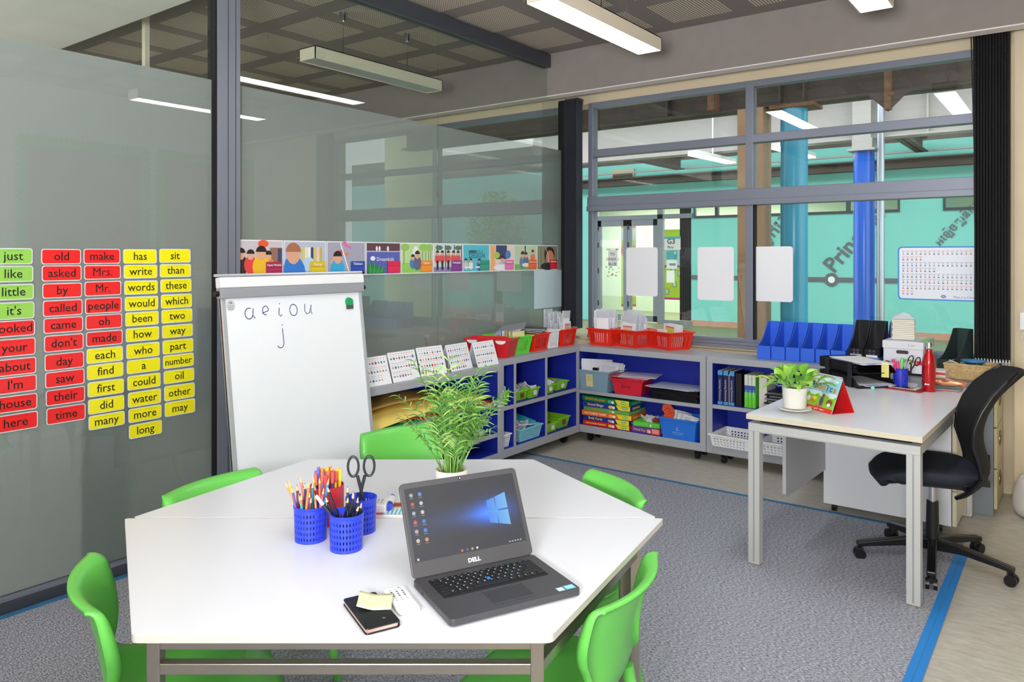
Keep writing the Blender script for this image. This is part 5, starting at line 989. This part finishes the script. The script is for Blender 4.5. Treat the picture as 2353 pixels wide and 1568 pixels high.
b = MB(); b.box(-.070, .068, -.060, .060, 0, .134, mat('clear_wrap', (236, 238, 240), .1, alpha=.22)); b.add([(-.066, -.05, .134), (.064, -.05, .134), (.064, .05, .134), (-.066, .05, .134), (.0, .0, .175), (-.05, .0, .16), (.03, -.01, .165), (.01, .01, .13)], [(0, 1, 6), (1, 2, 6), (2, 3, 5), (3, 0, 5), (0, 6, 4), (5, 4, 7), (0, 4, 5), (6, 2, 4)], mat('wrap_top', (240, 240, 244), .2, alpha=.7)); b.build('wrapper', tp)
MB().box(-.0715, -.0705, -.058, .0, .02, .12, mat('wrap_print', (120, 60, 130), .4)).box(-.0716, -.0706, -.058, -.03, .03, .07, mat('wrap_yellow', (236, 220, 40), .4)).build('printed_side', tp)
magfile('dark green grey magazine file leaning beside the archive box', (2.985, 5.40, .767), -.40, mat('dark_green_file', (44, 62, 60), .5), .285, .10, .22, .1)
o = MB().box(-.05, .05, -.06, .06, 0, .055, PR, (226, 222, 222)).box(-.05, .05, -.0605, -.06, .03, .045, PR, (220, 50, 56)).build('small_box', fix=False); place(o, (2.965, 5.255, .767), -.06); tag(o, 'small white box with red band behind the bottle', 'box')
wb = basket('rectangular woven cane basket on the filing cabinet', (3.125, 5.375, .767), -.12, .235, .20, .095, wovenmat(), name='woven_basket', pat=None, taper=.92, th=.008)
m = MB()
for k in range(9):
    z = .008+k*.0095; f = .92+.08*z/.095; m.tube([(-.1175*f-.004, -.10*f-.004, z), (.1175*f+.004, -.10*f-.004, z+.001*(k % 2)), (.1175*f+.004, .10*f+.004, z), (-.1175*f-.004, .10*f+.004, z), (-.1175*f-.004, -.10*f-.004, z)], .0052, wovenmat() if False else _M['woven_cane'], 6)
m.build('woven_strands', wb)
o = MB().lathe([(.03, 0), (.062, .028), (.070, .030), (.070, .033), (.060, .032), (.028, .003)], mat('bowl_blue', (70, 140, 196), .35), 36).build('bowl', smooth=50, solid=.002); place(o, (3.14, 5.37, .767+.078)); tag(o, 'round blue plastic bowl on the woven basket', 'bowl')
blobs('basket_contents', 'small papers and packets inside the woven basket', 'odds and ends', (3.10, 5.37, .767+.055), 14, .08, .06, .03, ((120, 170, 60), (230, 230, 230), (80, 140, 190), (226, 200, 180)))
# white sack and wall switch at the right edge
b = MB(); rr = random.Random(9); n = 20
prof = [(.0, 0), (.10, .0), (.125, .04), (.12, .12), (.105, .19), (.10, .23), (.075, .235), (.07, .20)]
b.lathe(prof, mat('white_cloth', (226, 222, 220), .85), n); b.v = [(x*(1+.06*math.sin(7*z*9+k)), y*(1+.08*math.sin(k*1.3)), z+.01*math.sin(k*2.1)*(z > .1)) for k, (x, y, z) in enumerate(b.v)]
v = onz(2385, 1192, 0); o = b.build('cloth_sack', smooth=True, sub=1); place(o, (v.x, v.y, 0)); tag(o, 'white cloth sack standing on the floor at the right edge', 'bag')
v = ony(2352, 740, 5.655); sw = thing('wall_socket', 'white wall socket box on the cream pier', 'socket', (v.x+.01, 5.656, v.z)); MB().box(-.03, .05, -.02, 0, -.05, .06, WHP).build('socket_box', sw, bevel=.004); MB().tube([(0, -.01, -.05), (-.02, -.012, -.09), (-.01, -.012, -.13), (.03, -.01, -.15)], .0025, WHP, 6).build('cable', sw)
# ---- office chair
oc = thing('office_chair', 'black swivel office chair with mesh back at the right of the desk', 'office chair', (3.075, 4.215, 0), math.radians(105))
hub = MB().cyl((0, 0, .09), (0, 0, .13), .035, .03, BLK, 20).cyl((0, 0, .13), (0, 0, .31), .030, .027, BLK, 20).build('gas_lift_cover', oc, smooth=40)
MB().cyl((0, 0, .28), (0, 0, .43), .018, .018, CHROME, 18).build('gas_lift', oc, smooth=40)
for k in range(5):
    a = math.radians(36+72*k-105+math.degrees(math.atan2(3.852-4.215, 3.12-3.075))-36+0); c, s = math.cos(a), math.sin(a); R_ = .335
    m = MB(); Fl = Fr((0, 0, 0), (c, s, 0), (0, 0, 1))
    for sg in (0,):
        m.prism(Fl, [(.02, .075), (.02, .13), (.12, .125), (R_+.012, .085), (R_+.012, .062), (.14, .085)], -.020, .020, BLK)
    lg = m.build('base_arm', oc, bevel=.005)
    m = MB(); px, py = c*R_, s*R_
    for sg in (-.016, .016): m.cyl((px-s*sg-s*.008, py+c*sg+c*.008, .026), (px-s*sg+s*.008, py+c*sg-c*.008, .026), .026, .026, BLK, 20)
    m.cyl((px, py, .03), (px, py, .07), .009, .009, BLK, 10); m.box(px-.016, px+.016, py-.016, py+.016, .035, .056, BLK); m.build('castor', lg, smooth=40)
b = MB(); n, k_ = 12, 10
def Ps(i, j, off=0):
    u, v = i/n*2-1, j/k_*2-1; r = (abs(u)**4+abs(v)**4)**.25; f = 1/max(1, r/ .97) if r > .97 else 1
    return (.24*u*f, .04+.25*v*f, .505-.03*max(0, v)**2*1.6-.010*(1-abs(u))*1+.015*u*u-.02*max(0, r-.85)*6+off)
b.grid(lambda i, j: Ps(i, j), n, k_, mat('seat_fabric', (34, 38, 50), .8)); b.build('seat_cushion', oc, smooth=True, solid=-.065, sub=1)
m = MB(); m.box(-.11, .11, -.13, .10, .405, .445, BLK); m.box(-.03, .03, -.24, -.10, .41, .44, BLK); m.cyl((.10, .05, .425), (.22, .06, .415), .006, .006, BLK, 8); m.build('tilt_mechanism', oc, bevel=.01)
prof = [(-.385, .975, .15), (-.335, .93, .195), (-.28, .875, .215), (-.235, .80, .225), (-.205, .72, .228), (-.20, .64, .228), (-.225, .56, .22), (-.24, .49, .20), (-.205, .42, .165), (-.15, .365, .11)]
b = MB(); nv = 10
def Pb(i, j):
    y, z, w = prof[i]; v = j/nv*2-1; return (w*v, y+.065*v*v, z)
b.grid(Pb, len(prof)-1, nv, BLKM); b.build('backrest', oc, smooth=True, solid=.016, sub=1)
b = MB(); b.tube([Pb(i, 0) for i in range(len(prof))], .010, BLK, 8).tube([Pb(i, nv) for i in range(len(prof))], .010, BLK, 8); b.tube([(0, -.16, .425), (0, -.225, .45), (0, -.235, .50), (0, -.232, .56)], .012, BLK, 8); b.build('back_frame', oc, smooth=True)
# ================================================================ pupils' tables
def ttable(label, dd, sgn, depth, hl, hs):
    o = LD(-.358, dd); t = thing('pupil_table', label, 'table', (o.x, o.y, 0), YAW, 'two white trapezoid tables pushed together')
    P = [(-hl, 0), (hl, 0), (hs, sgn*depth), (-hs, sgn*depth)]
    if sgn > 0: P = P
    # rounded corners
    Q = []
    for i in range(4):
        p, q, r = Vector(P[i-1]), Vector(P[i]), Vector(P[(i+1) % 4]); a = (p-q).normalized(); b_ = (r-q).normalized(); R_ = .014
        for k in range(5): f = k/4; w1 = (1-f)**2; w2 = f**2; Q.append(tuple(q+a*R_*w1*1.0+b_*R_*w2*1.0))
    m = MB(); m.prism(XYF, Q, .7035, .7195, EDGE); n = len(Q); m.flat(XYF, Q, .72, WLAM); m.add([(x, y, .7195) for x, y in Q]+[(x, y, .72) for x, y in Q], [(i, (i+1) % n, n+(i+1) % n, n+i) for i in range(n)], WLAM); m.build('tabletop', t)
    ins = .045; I = [(-hl+.095, sgn*ins*.8), (hl-.095, sgn*ins*.8), (hs-.03, sgn*(depth-ins)), (-hs+.03, sgn*(depth-ins))]
    for z0, z1 in ((.672, .702), (.618, .642)):
        m = MB()
        for i in range(4):
            p, q = Vector(I[i]), Vector(I[(i+1) % 4]); d = q-p; F = Fr((p.x, p.y, 0), (d.x, d.y, 0), (-d.y, d.x, 0)); m.fbox(F, 0, d.length, -.012, .012, z0, z1, STEEL)
        m.build('frame_rail', t, bevel=.002)
    for x, y in I: MB().box(x-.0145, x+.0145, y-.0145, y+.0145, 0, .7025, STEEL).build('leg', t, bevel=.002)
    return t
ttable('white trapezoid table nearest the front, under the laptop', 2.292, -1, .706, .819, .442)
ttable('white trapezoid table behind, under the palm plant', 2.300, 1, .655, .800, .442)
# ---- green chairs
def mkchair(label):
    t = thing('pupil_chair', label, 'chair', (0, 0, 0), 0, 'bright green plastic chairs around the tables'); b = MB()
    pr = [(.40, .395, .165, -.02), (.385, .42, .185, -.005), (.33, .435, .195, .004), (.24, .437, .20, .010), (.14, .432, .20, .022), (.06, .430, .195, .035), (.01, .442, .175, .045), (-.02, .475, .155, .05), (-.034, .53, .14, .045), (-.040, .585, .142, .05), (-.046, .625, .172, .058), (-.058, .68, .188, .062), (-.072, .735, .184, .062), (-.082, .768, .180, .058), (-.095, .782, .176, .052), (-.112, .782, .172, .045)]
    nv = 10
    def P(i, j):
        y, z, w, c = pr[i]; z0 = z; z *= .9; w *= 1.12
        if j in (0, nv+2): sg = -1 if j == 0 else 1; v = sg; fl = 1
        else: v = (j-1)/nv*2-1; fl = 0
        back = min(1, max(0, (z0-.46)/.1)) if i > 6 else 0; x = w*v; 
        py = y+back*c*v*v; pz = z+(1-back)*c*v*v
        if fl: tp = (1, 1, .9, .7, .45, .2)[max(0, i-len(pr)+6)]; py -= .036*back*tp; pz -= .022*(1-back); x += .003*v
        return (x, py, pz)
    b.grid(P, len(pr)-1, nv+2, GREEN); b.build('seat_shell', t, smooth=True, solid=.009, sub=1)
    for sx in (-1, 1):
        for y0, z0, x0, y1, x1 in ((.30, .385, .175, .345, .21), (.01, .395, .165, -.06, .21)):
            m = MB(); F0 = Vector((sx*x0, y0, z0)); F1 = Vector((sx*x1, y1, 0)); m.tube([F0, F0.lerp(F1, .5), F1], lambda f: .019-.006*f, GREEN, 10); m.build('leg', t, smooth=50)
    return t
CH = [(-1.033, 1.90, -61.4, 'bright green plastic chair at the left front side of the tables'), (.275, 1.905, 61.4, 'bright green plastic chair at the right front, before the laptop corner'),
      (-1.056, 2.70, -120, 'bright green plastic chair at the left rear, before the glass wall'), (.346, 2.671, 110.3, 'bright green plastic chair at the right rear side of the tables'), (-.508, 3.514, -145.5, 'bright green plastic chair at the back before the flip chart and palm')]
c0 = mkchair(CH[0][3])
for i, (la, d, ph, lb_) in enumerate(CH):
    ph = math.radians(ph); f = (-math.sin(ph), math.cos(ph)); p = LD(la+f[0]*.035, d+f[1]*.035)
    if i == 0: c0.location = p; c0.rotation_euler = (0, 0, YAW+ph)
    else: dup(c0, p, YAW+ph, lb_)
# ================================================================ on the tables
TT = .7205
p = LD(-.131, 1.612, TT); lp = thing('laptop', 'open dark grey laptop on the front table', 'laptop', p, YAW+math.radians(28)); LW, LDp = .333, .232
m = MB(); m.prism(XYF, rrect(0, LW, 0, LDp, .012), .003, .018, GUN); m.prism(XYF, rrect(.01, LW-.01, .01, LDp-.01, .01), 0, .003, BLK); m.build('base', lp, bevel=.0015)
m = MB(); m.box(.028, LW-.028, .102, .205, .0181, .0184, BLKM); m.build('keyboard_well', lp)
m = MB(); mk = MB(); KL = [14, 14, 13, 12, 8]; kx0, kx1 = .031, LW-.031
LET = ['`1234567890-=', ' QWERTYUIOP[]', ' ASDFGHJKL;', '  ZXCVBNM,./']
for r in range(6):
    y0 = .186-.0158*(r-1)-.0005 if r > 0 else .1945; hh = .0135 if r else .0075; n = (16, 14, 14, 13, 12, 10)[r]; ws = [1]*n
    if r == 1: ws[-1] = 1.9
    if r == 2: ws[0] = 1.4; ws[-1] = 1.5
    if r == 3: ws[0] = 1.7; ws[-1] = 2.2
    if r == 4: ws[0] = 2.2; ws[-1] = 2.8
    if r == 5: ws = [1.2, 1, 1, 1.1, 5.2, 1.1, 1, 1, 1, 1]
    S = sum(ws); x = kx0
    y0 = .1945 if r == 0 else .1945-.0017-.0158*r+.0015
    for i, w_ in enumerate(ws):
        wd = (kx1-kx0)*w_/S; m.box(x+.0009, x+wd-.0009, y0, y0+hh, .0184, .0204, KEYB)
        if r and 0 < i < n-1 and not (r == 5 and i == 4): mk.rect(XYF, x+.004, x+.0075, y0+hh*.55, y0+hh*.78, .0206, PR, (214, 216, 220))
        elif r == 0: mk.rect(XYF, x+.006, x+.010, y0+.002, y0+.004, .0206, PR, (60, 150, 220) if i % 3 == 0 else (160, 164, 170))
        x += wd
kb = m.build('keyboard', lp, bevel=.0005, seg=1); mk.build('key_marks', kb, fix=False)
MB().cyl((.163, .1475, .0184), (.163, .1475, .0222), .0042, .0046, mat('trackpoint_blue', (40, 130, 220), .5), 14).build('pointing_stick', lp, smooth=40)
m = MB(); m.box(.118, .222, .030, .088, .0181, .0183, mat('trackpad', (50, 50, 55), .5)); m.box(.118, .169, .090, .099, .0181, .0187, GUN); m.box(.171, .222, .090, .099, .0181, .0187, GUN); m.box(.118, .169, .018, .028, .0181, .0187, GUN); m.box(.171, .222, .018, .028, .0181, .0187, GUN); m.build('trackpad', lp, bevel=.0003)
m = MB(); m.rect(XYF, LW-.034, LW-.008, .010, .030, .0183, PR, (110, 200, 226)); m.rect(XYF, LW-.031, LW-.011, .013, .027, .0184, PR, (150, 220, 240)); m.rect(XYF, LW-.055, LW-.037, .010, .028, .0183, PR, (170, 210, 226)); m.rect(XYF, LW-.052, LW-.040, .014, .024, .0184, PR, (220, 232, 240)); m.build('stickers', lp, fix=False)
ln = math.radians(27); VL = Vector((0, math.sin(ln), math.cos(ln))); FL_ = Fr((0, LDp-.004, .019), (1, 0, 0), VL)
lid = MB(); lid.prism(FL_, rrect(0, LW, 0, .226, .012), -.007, 0, GUN); lid_o = lid.build('lid', lp, bevel=.0015)
m = MB()
for a in (.022, LW-.052): m.fbox(FL_, a, a+.030, -.012, .012, -.006, .002, mat('hinge_grey', (74, 72, 76), .35, .5))

SCR = printed('printed_screen', .08, emit=.9); sx0, sx1, sy0, sy1 = .012, LW-.012, .036, .212; m = MB(); nx, ny = 84, 48
def scol(u, v):
    b_ = [26, 30, 46]; 
    wx, wy = .80, .50
    dx = (u-.74); dyb = v-wy+.02
    g = math.exp(-((u-.76)/.22)**2-((v-.5)/.20)**2)*1.0; c = [b_[0]+10*g, b_[1]+62*g, b_[2]+150*g]
    if u < .80:      # light thrown to the left by the glowing window
        half = .20+(.80-u)*.16; f = max(0, 1-abs(dyb)/half); f = f**1.3*math.exp(-(.80-u)/.42); c = [c[0]+40*f, c[1]+90*f, c[2]+190*f]
    return tuple(min(255, max(0, int(q))) for q in c)
for i in range(nx):
    for j in range(ny):
        u, v = (i+.5)/nx, (j+.5)/ny; m.rect(FL_, lerp(sx0, sx1, i/nx), lerp(sx0, sx1, (i+1)/nx), lerp(sy0, sy1, j/ny), lerp(sy0, sy1, (j+1)/ny), .0006, SCR, scol(u, v))
def wq(u0, u1, side):
    top = lambda u: .655+.46*(u-.70); bot = lambda u: .345-.42*(u-.70); U_ = lambda u: lerp(sx0, sx1, u); V_ = lambda v: lerp(sy0, sy1, v)
    for t0, t1 in ((lambda u: .507+.02*(u-.7), top), (bot, lambda u: .488+.02*(u-.7))):
        nn = 6
        for q in range(nn):
            a0, a1 = lerp(u0, u1, q/nn), lerp(u0, u1, (q+1)/nn); f = (a0-.70)/.19; m.flat(FL_, [(U_(a0), V_(t0(a0))), (U_(a1), V_(t0(a1))), (U_(a1), V_(t1(a1))), (U_(a0), V_(t1(a0)))], .0008, SCR, (int(70+50*f), int(140+50*f), 240))
wq(.70, .776, 0); wq(.783, .888, 1)
for i in range(12):
    cu = .05+.075*(i % 2); cv = .90-.125*(i//2); a, c_ = lerp(sx0, sx1, cu), lerp(sy0, sy1, cv); m.disc(FL_, a, c_, .0048, .0048, .0008, SCR, ((170, 180, 190), (90, 150, 220), (220, 70, 70), (200, 200, 210), (180, 180, 190), (220, 200, 200), (220, 90, 80), (80, 120, 220), (200, 170, 160), (60, 130, 230), (220, 200, 160), (220, 140, 90))[i], 12); m.rect(FL_, a-.005, a+.005, c_-.0085, c_-.0073, .0008, SCR, (150, 150, 156))
for k in range(4): a = lerp(sx0, sx1, .40+.045*k); m.rect(FL_, a, a+.005, sy0+.004, sy0+.009, .0008, SCR, ((220, 120, 60), (110, 90, 200), (220, 190, 90), (230, 230, 236))[k])
m.rect(FL_, sx0+.006, sx0+.011, sy0+.003, sy0+.008, .0008, SCR, (220, 226, 236)); [m.rect(FL_, sx1-.05+.008*k, sx1-.046+.008*k, sy0+.004, sy0+.007, .0008, SCR, (190, 194, 200)) for k in range(5)]
m.build('screen', lid_o, fix=False)
m = MB(); m.text(FL_, 'DELL', LW/2, .012, .0135, .0008, WHP, bold=.04, asp=1.15); m.build('logo', lid_o, fix=False)
m = MB(); m.prism(FL_, rrect(LW/2-.0035, LW/2+.0035, .2155, .2225, .002), 0, .001, BLK); m.disc(FL_, LW/2, .219, .0018, .0018, .0014, WHP, n=10); m.build('webcam', lid_o, fix=False)
m = MB(); m.box(-.0005, .001, .19, .205, .007, .013, BLK); m.box(-.0005, .001, .16, .172, .007, .012, BLK); m.build('side_port', lp)
# phone in flip case + note + remote
v = onz(852, 1415, TT); d1 = onz(845, 1462, TT)-onz(788, 1385, TT); aa = math.atan2(d1.y, d1.x)
ph = thing('phone', 'phone in a black leather flip case on the front table', 'phone', (v.x, v.y, TT), aa); L_ = d1.length*.93; m = MB(); m.prism(XYF, rrect(-L_/2, L_/2, -.039, .039, .008), 0, .0035, BLK); m.prism(XYF, rrect(-L_/2, L_/2, -.039, .039, .008), .0105, .0135, mat('black_leather', (26, 27, 30), .35)); m.box(-L_/2+.004, L_/2-.004, .036, .039, 0, .013, BLK); m.build('flip_case', ph, bevel=.0012)
MB().prism(XYF, rrect(-L_/2+.003, L_/2-.002, -.037, .036, .007), .0035, .0105, mat('rose_gold', (226, 186, 176), .3, .5)).build('handset', ph); MB().cyl((L_/2-.03, .012, .0135), (L_/2-.03, .012, .0139), .004, .004, CHROME, 14).build('case_badge', ph)
b = MB(); nt = MB()
c0_ = onz(862, 1400, TT)
def Pn(i, j): u, v_ = i/8-.5, j/6-.5; return (.076*u, .078*v_, .003+.016*max(0, -u-.05)*1.2+.008*abs(v_)*max(0, -u))
nt.grid(Pn, 8, 6, mat('sticky_yellow', (244, 246, 190), .7)); o = nt.build('sticky_note', smooth=True, solid=.0006); place(o, (c0_.x, c0_.y, TT+.0125), YAW+.1); tag(o, 'curled pale yellow sticky note on the phone case', 'sticky note')
r0, r1 = onz(905, 1360, TT), onz(942, 1410, TT); aa = math.atan2((r1-r0).y, (r1-r0).x); L_ = (r1-r0).length+.012
rc = thing('remote_control', 'small white remote control with grey buttons beside the laptop', 'remote control', ((r0+r1)/2).to_tuple(), aa); MB().prism(XYF, rrect(-L_/2, L_/2, -.026, .026, .012), 0, .009, WHP).build('remote_body', rc, bevel=.003)
m = MB(); m.disc(XYF, -L_/2+.010, .010, .003, .003, .0095, PR, (40, 190, 120))
for i in range(6):
    for j in (-1, 0, 1): m.disc(XYF, -L_/2+.018+.011*i, .013*j, .0036, .0026, .0095, PR, (196, 198, 202) if i in (0, 4, 5) else (104, 106, 112))
m.build('buttons', rc, fix=False)
# ---- pen cups on the pupil tables
def pl(px, py, lift=0): v = onz(px, py, TT); return v
cA = LD(-.567, 2.125, TT); cB = LD(-.452, 2.058, TT); cC = LD(-.438, 2.19, TT)
fs = 56
dcup('blue perforated cup full of coloured pencils, the left one on the table', cA, .0465, .098, 5, group='blue pen cups on the pupil tables')
dcup('blue perforated cup with black pencils, nearest on the table', cB, .0465, .098, 5, group='blue pen cups on the pupil tables')
dcup('blue perforated cup holding the scissors, behind the black pencils', cC, .044, .098, 5, group='blue pen cups on the pupil tables')
PC = [('orange', (236, 120, 50)), ('salmon', (240, 130, 110)), ('purple', (130, 60, 150)), ('lilac', (180, 110, 190)), ('navy', (40, 50, 110)), ('teal', (20, 120, 140)), ('dark green', (20, 100, 70)), ('coral', (240, 110, 90)), ('sky blue', (60, 150, 210)), ('peach', (240, 160, 110)), ('brown', (120, 70, 40)), ('red', (210, 40, 40)), ('yellow', (236, 200, 60)), ('pink', (230, 110, 150)), ('grey', (110, 110, 120)), ('violet', (110, 80, 170)), ('copper', (190, 100, 60)), ('cream', (240, 220, 170)), ('aqua', (60, 180, 190)), ('mustard', (200, 150, 40)), ('wine', (130, 30, 50)), ('tan', (210, 150, 100)), ('slate', (80, 90, 110)), ('tangerine', (250, 140, 60))]
for k, (nm, c) in enumerate(PC):
    a = k*2.4; r = .034*math.sqrt((k+.5)/24); la = -.02+.052*math.cos(a)*(.6+.4*math.sin(k)); 
    top = cA+RT*(la+(.02 if k % 3 else -.02))+FW*(.030*math.sin(a))+Vector((0, 0, .150+.022*math.sin(k*1.7)))
    stick('pencil', '%s coloured pencil in the left blue cup' % nm, 'pencil', cA+Vector((r*math.cos(a), r*math.sin(a), .004)), top, .0036, mat('pc_%s' % nm.replace(' ', '_'), c, .35), mat('pc_%s' % nm.replace(' ', '_')), WOOD, 'coloured pencils in the left cup')
for k in range(10):
    a = k*2.2; r = .03; top = cB+RT*(-.005+.058*math.cos(a+.6))+FW*(.03*math.sin(a))+Vector((0, 0, .128+.035*((k*3) % 4)/3))
    stick('pencil', 'black pencil standing in the nearest blue cup', 'pencil', cB+Vector((r*math.cos(a)*.6, r*math.sin(a)*.6, .004)), top, .0036, BLK, BLK, WOOD, 'black pencils in the nearest cup')
stick('eraser_pen', 'white tipped pen leaning left out of the nearest blue cup', 'pen', cB+RT*.01+Vector((0, 0, .02)), cB-RT*.082+Vector((0, 0, .142)), .0042, mat('pen_dark', (40, 40, 44), .3), n=8, capm=WHP)
scissors('black handled scissors standing in the rear blue cup', cC+Vector((0, 0, .03)), (0, .0, YAW+.15), mat('scissor_handle', (44, 50, 52), .35), 1.08)
# felt pen tin
cT = LD(-.555, 2.262, TT); tn = thing('pen_tin', 'red tin crammed with felt pens behind the blue cups', 'pen tin', cT); MB().lathe([(0, 0), (.05, 0), (.05, .112), (.0475, .112), (.0475, .003), (0, .003)], mat('tin_red', (206, 50, 70), .4), 36).build('tin', tn, smooth=40)
FP = [('red', (220, 40, 40)), ('yellow', (240, 210, 50)), ('violet', (110, 90, 200)), ('orange', (240, 120, 60)), ('pink', (236, 120, 140)), ('blue', (70, 90, 210)), ('peach', (240, 150, 110)), ('maroon', (120, 40, 60)), ('lemon', (250, 220, 70)), ('crimson', (200, 30, 60)), ('lavender', (170, 140, 220)), ('amber', (240, 170, 50)), ('salmon', (240, 130, 110)), ('plum', (110, 50, 110)), ('scarlet', (236, 60, 40)), ('indigo', (60, 60, 150)), ('gold', (226, 180, 60)), ('rose', (230, 90, 120)), ('rust', (190, 80, 40))]
for k, (nm, c) in enumerate(FP):
    a = k*2.4; r = .040*math.sqrt((k+.3)/19); stick('felt_pen', '%s felt pen in the red tin' % nm, 'felt pen', cT+Vector((r*.9*math.cos(a), r*.9*math.sin(a), .005)), cT+Vector((r*1.08*math.cos(a), r*1.08*math.sin(a), .152+.004*math.sin(k*2))), .0048, mat('fp_'+nm, c, .35), group='felt pens in the red tin', n=8, capm=mat('fpc_%d' % (k % 5), ((240, 120, 90), (250, 210, 70), (120, 110, 210), (236, 90, 90), (240, 150, 60))[k % 5], .35))
# booklet, power box, marker
q0, q1 = onz(833, 1187, TT), onz(918, 1192, TT); bk = MB(); Fz = Fr((q0.x, q0.y, 0), RT, FW); bk.fbox(Fz, -.03, .135, 0, .13, 0, .004, PR, (236, 226, 226)); bk.rect(Fz, .06, .13, .005, .06, .0044, PR, (90, 190, 206)); bk.rect(Fz, -.03, .06, .0, .018, .0044, PR, (214, 80, 90)); bk.rect(Fz, .08, .13, .06, .12, .0044, PR, (226, 190, 110)); bk.rect(Fz, .07, .12, .075, .11, .0046, PR, (150, 60, 80)); [bk.rect(Fz, .066+.012*k, .072+.012*k, .005, .06, .0047, PR, (236, 244, 246)) for k in range(5)]
o = bk.build('activity_book', fix=False); place(o, (0, 0, TT)); tag(o, 'colourful activity book lying under the white travel adapter', 'book')
q = onz(858, 1180, TT+.005); pa = thing('travel_adapter', 'white travel adapter block with socket holes on the activity book', 'adapter', (q.x, q.y, TT+.0045), YAW); MB().box(-.038, .038, 0, .075, 0, .026, WHP).build('adapter_body', pa, bevel=.004)
m = MB(); Fp = Fr((-.038, 0, .0262), (1, 0, 0), (0, 1, 0)); m.flat(Fp, rrect(.030, .070, .010, .062, .006), .0003, PR, (232, 233, 236)); [m.rect(Fp, a, a+.006, b_, b_+.004, .0008, PR, (70, 72, 80)) for a in (.044, .056) for b_ in (.022, .036, .048)]; [m.rect(Fp, .012+.007*(k % 2), .016+.007*(k % 2), .012+.009*(k//2), .017+.009*(k//2), .0008, PR, (60, 62, 70)) for k in range(8)]; m.build('socket_face', pa, fix=False)
q = onz(894, 1176, TT); mk_ = thing('marker_pen', 'fat white marker pen with blue ends on the activity book', 'marker', (q.x, q.y, TT+.0165), YAW+.05); MB().cyl((0, .012, 0), (0, .075, 0), .0115, .0115, WHP, 18).build('barrel', mk_, smooth=40); MB().cyl((0, -.008, 0), (0, .014, 0), .0118, .0122, mat('marker_blue', (30, 50, 190), .3), 18).build('cap', mk_, smooth=40); MB().cyl((0, .075, 0), (0, .092, 0), .010, .009, mat('marker_blue'), 14).build('end_plug', mk_, smooth=40)
# ---- palm
pv = LD(-.197, 2.455, TT); pm = thing('potted_palm', 'feathery parlour palm in a white pot behind the laptop', 'plant', pv)
MB().lathe([(0, 0), (.04, 0), (.043, .004), (.0545, .102), (.0545, .105), (.0495, .105), (.046, .085), (0, .085)], CER, 40).build('pot', pm, smooth=50)
MB().lathe([(0, .094), (.0485, .092)], mat('palm_soil', (150, 100, 58), .9, noise=.3, nscale=150), 24).build('soil', pm)
PG = [mat('frond_a', (90, 146, 54), .4), mat('frond_b', (124, 176, 76), .4), mat('frond_c', (76, 132, 52), .45), mat('frond_d', (150, 190, 100), .4)]
b = MB(); rr = random.Random(15)
def frond(base, d0, L, nl, ll, mi, bend):
    pts = []; p_ = Vector(base); d = Vector(d0).normalized(); ns = 14
    for i in range(ns+1):
        pts.append(p_.copy()); p_ = p_+d*(L/ns); h_ = Vector((d.x, d.y, 0)); 
        if h_.length < .05: h_ = Vector((rr.uniform(-1, 1), rr.uniform(-1, 1), 0))
        d = (d+h_.normalized()*bend*.6/ns+Vector((0, 0, -1))*bend*(i/ns)*1.6/ns).normalized()
    b.tube(pts, lambda f: .0020*(1-.75*f), PG[(mi+1) % 4], 5)
    for k in range(nl):
        f = .42+.58*k/(nl-1) if nl > 1 else 1; i = min(ns-1, int(f*ns)); q_ = pts[i].lerp(pts[i+1], f*ns-i) if i < ns else pts[-1]; t_ = (pts[min(i+1, ns)]-pts[max(i-1, 0)]).normalized(); sd = t_.cross(Vector((0, 0, 1)))
        if sd.length < .2: sd = Vector((1, 0, 0))
        sd.normalize(); up = sd.cross(t_)
        for sg in (-1, 1):
            l2 = ll*(1-.5*abs(f-.7)/.35*.8)*rr.uniform(.85, 1.1); dv = (t_*.75+sd*sg*.8+up*.1+Vector((0, 0, rr.uniform(-.25, .1)))).normalized(); leafmesh(b, q_, q_+dv*l2, l2*.045+.0009, up, PG[(mi+rr.randint(0, 1)) % 4], rr.uniform(.1, .45), 4, .2)
for k in range(40):
    a = rr.uniform(0, 2*PI); sp = rr.uniform(.08, .50); L = rr.uniform(.15, .32) if k > 8 else rr.uniform(.33, .40)
    if k <= 8: sp = rr.uniform(.03, .16)
    r = rr.uniform(0, .03); frond((r*math.cos(a), r*math.sin(a), .08), (math.cos(a)*sp, math.sin(a)*sp, 1), L, rr.randint(7, 11), rr.uniform(.06, .09), k % 4, rr.uniform(.25, .85))
for k in range(24): a = rr.uniform(0, 2*PI); r = rr.uniform(0, .03); b.tube([(r*math.cos(a), r*math.sin(a), .08), (r*1.8*math.cos(a), r*1.8*math.sin(a), .16), (r*2.8*math.cos(a)+.01, r*2.8*math.sin(a), .25)], .0014, PG[k % 4], 5)
b.build('fronds', pm, fix=False)
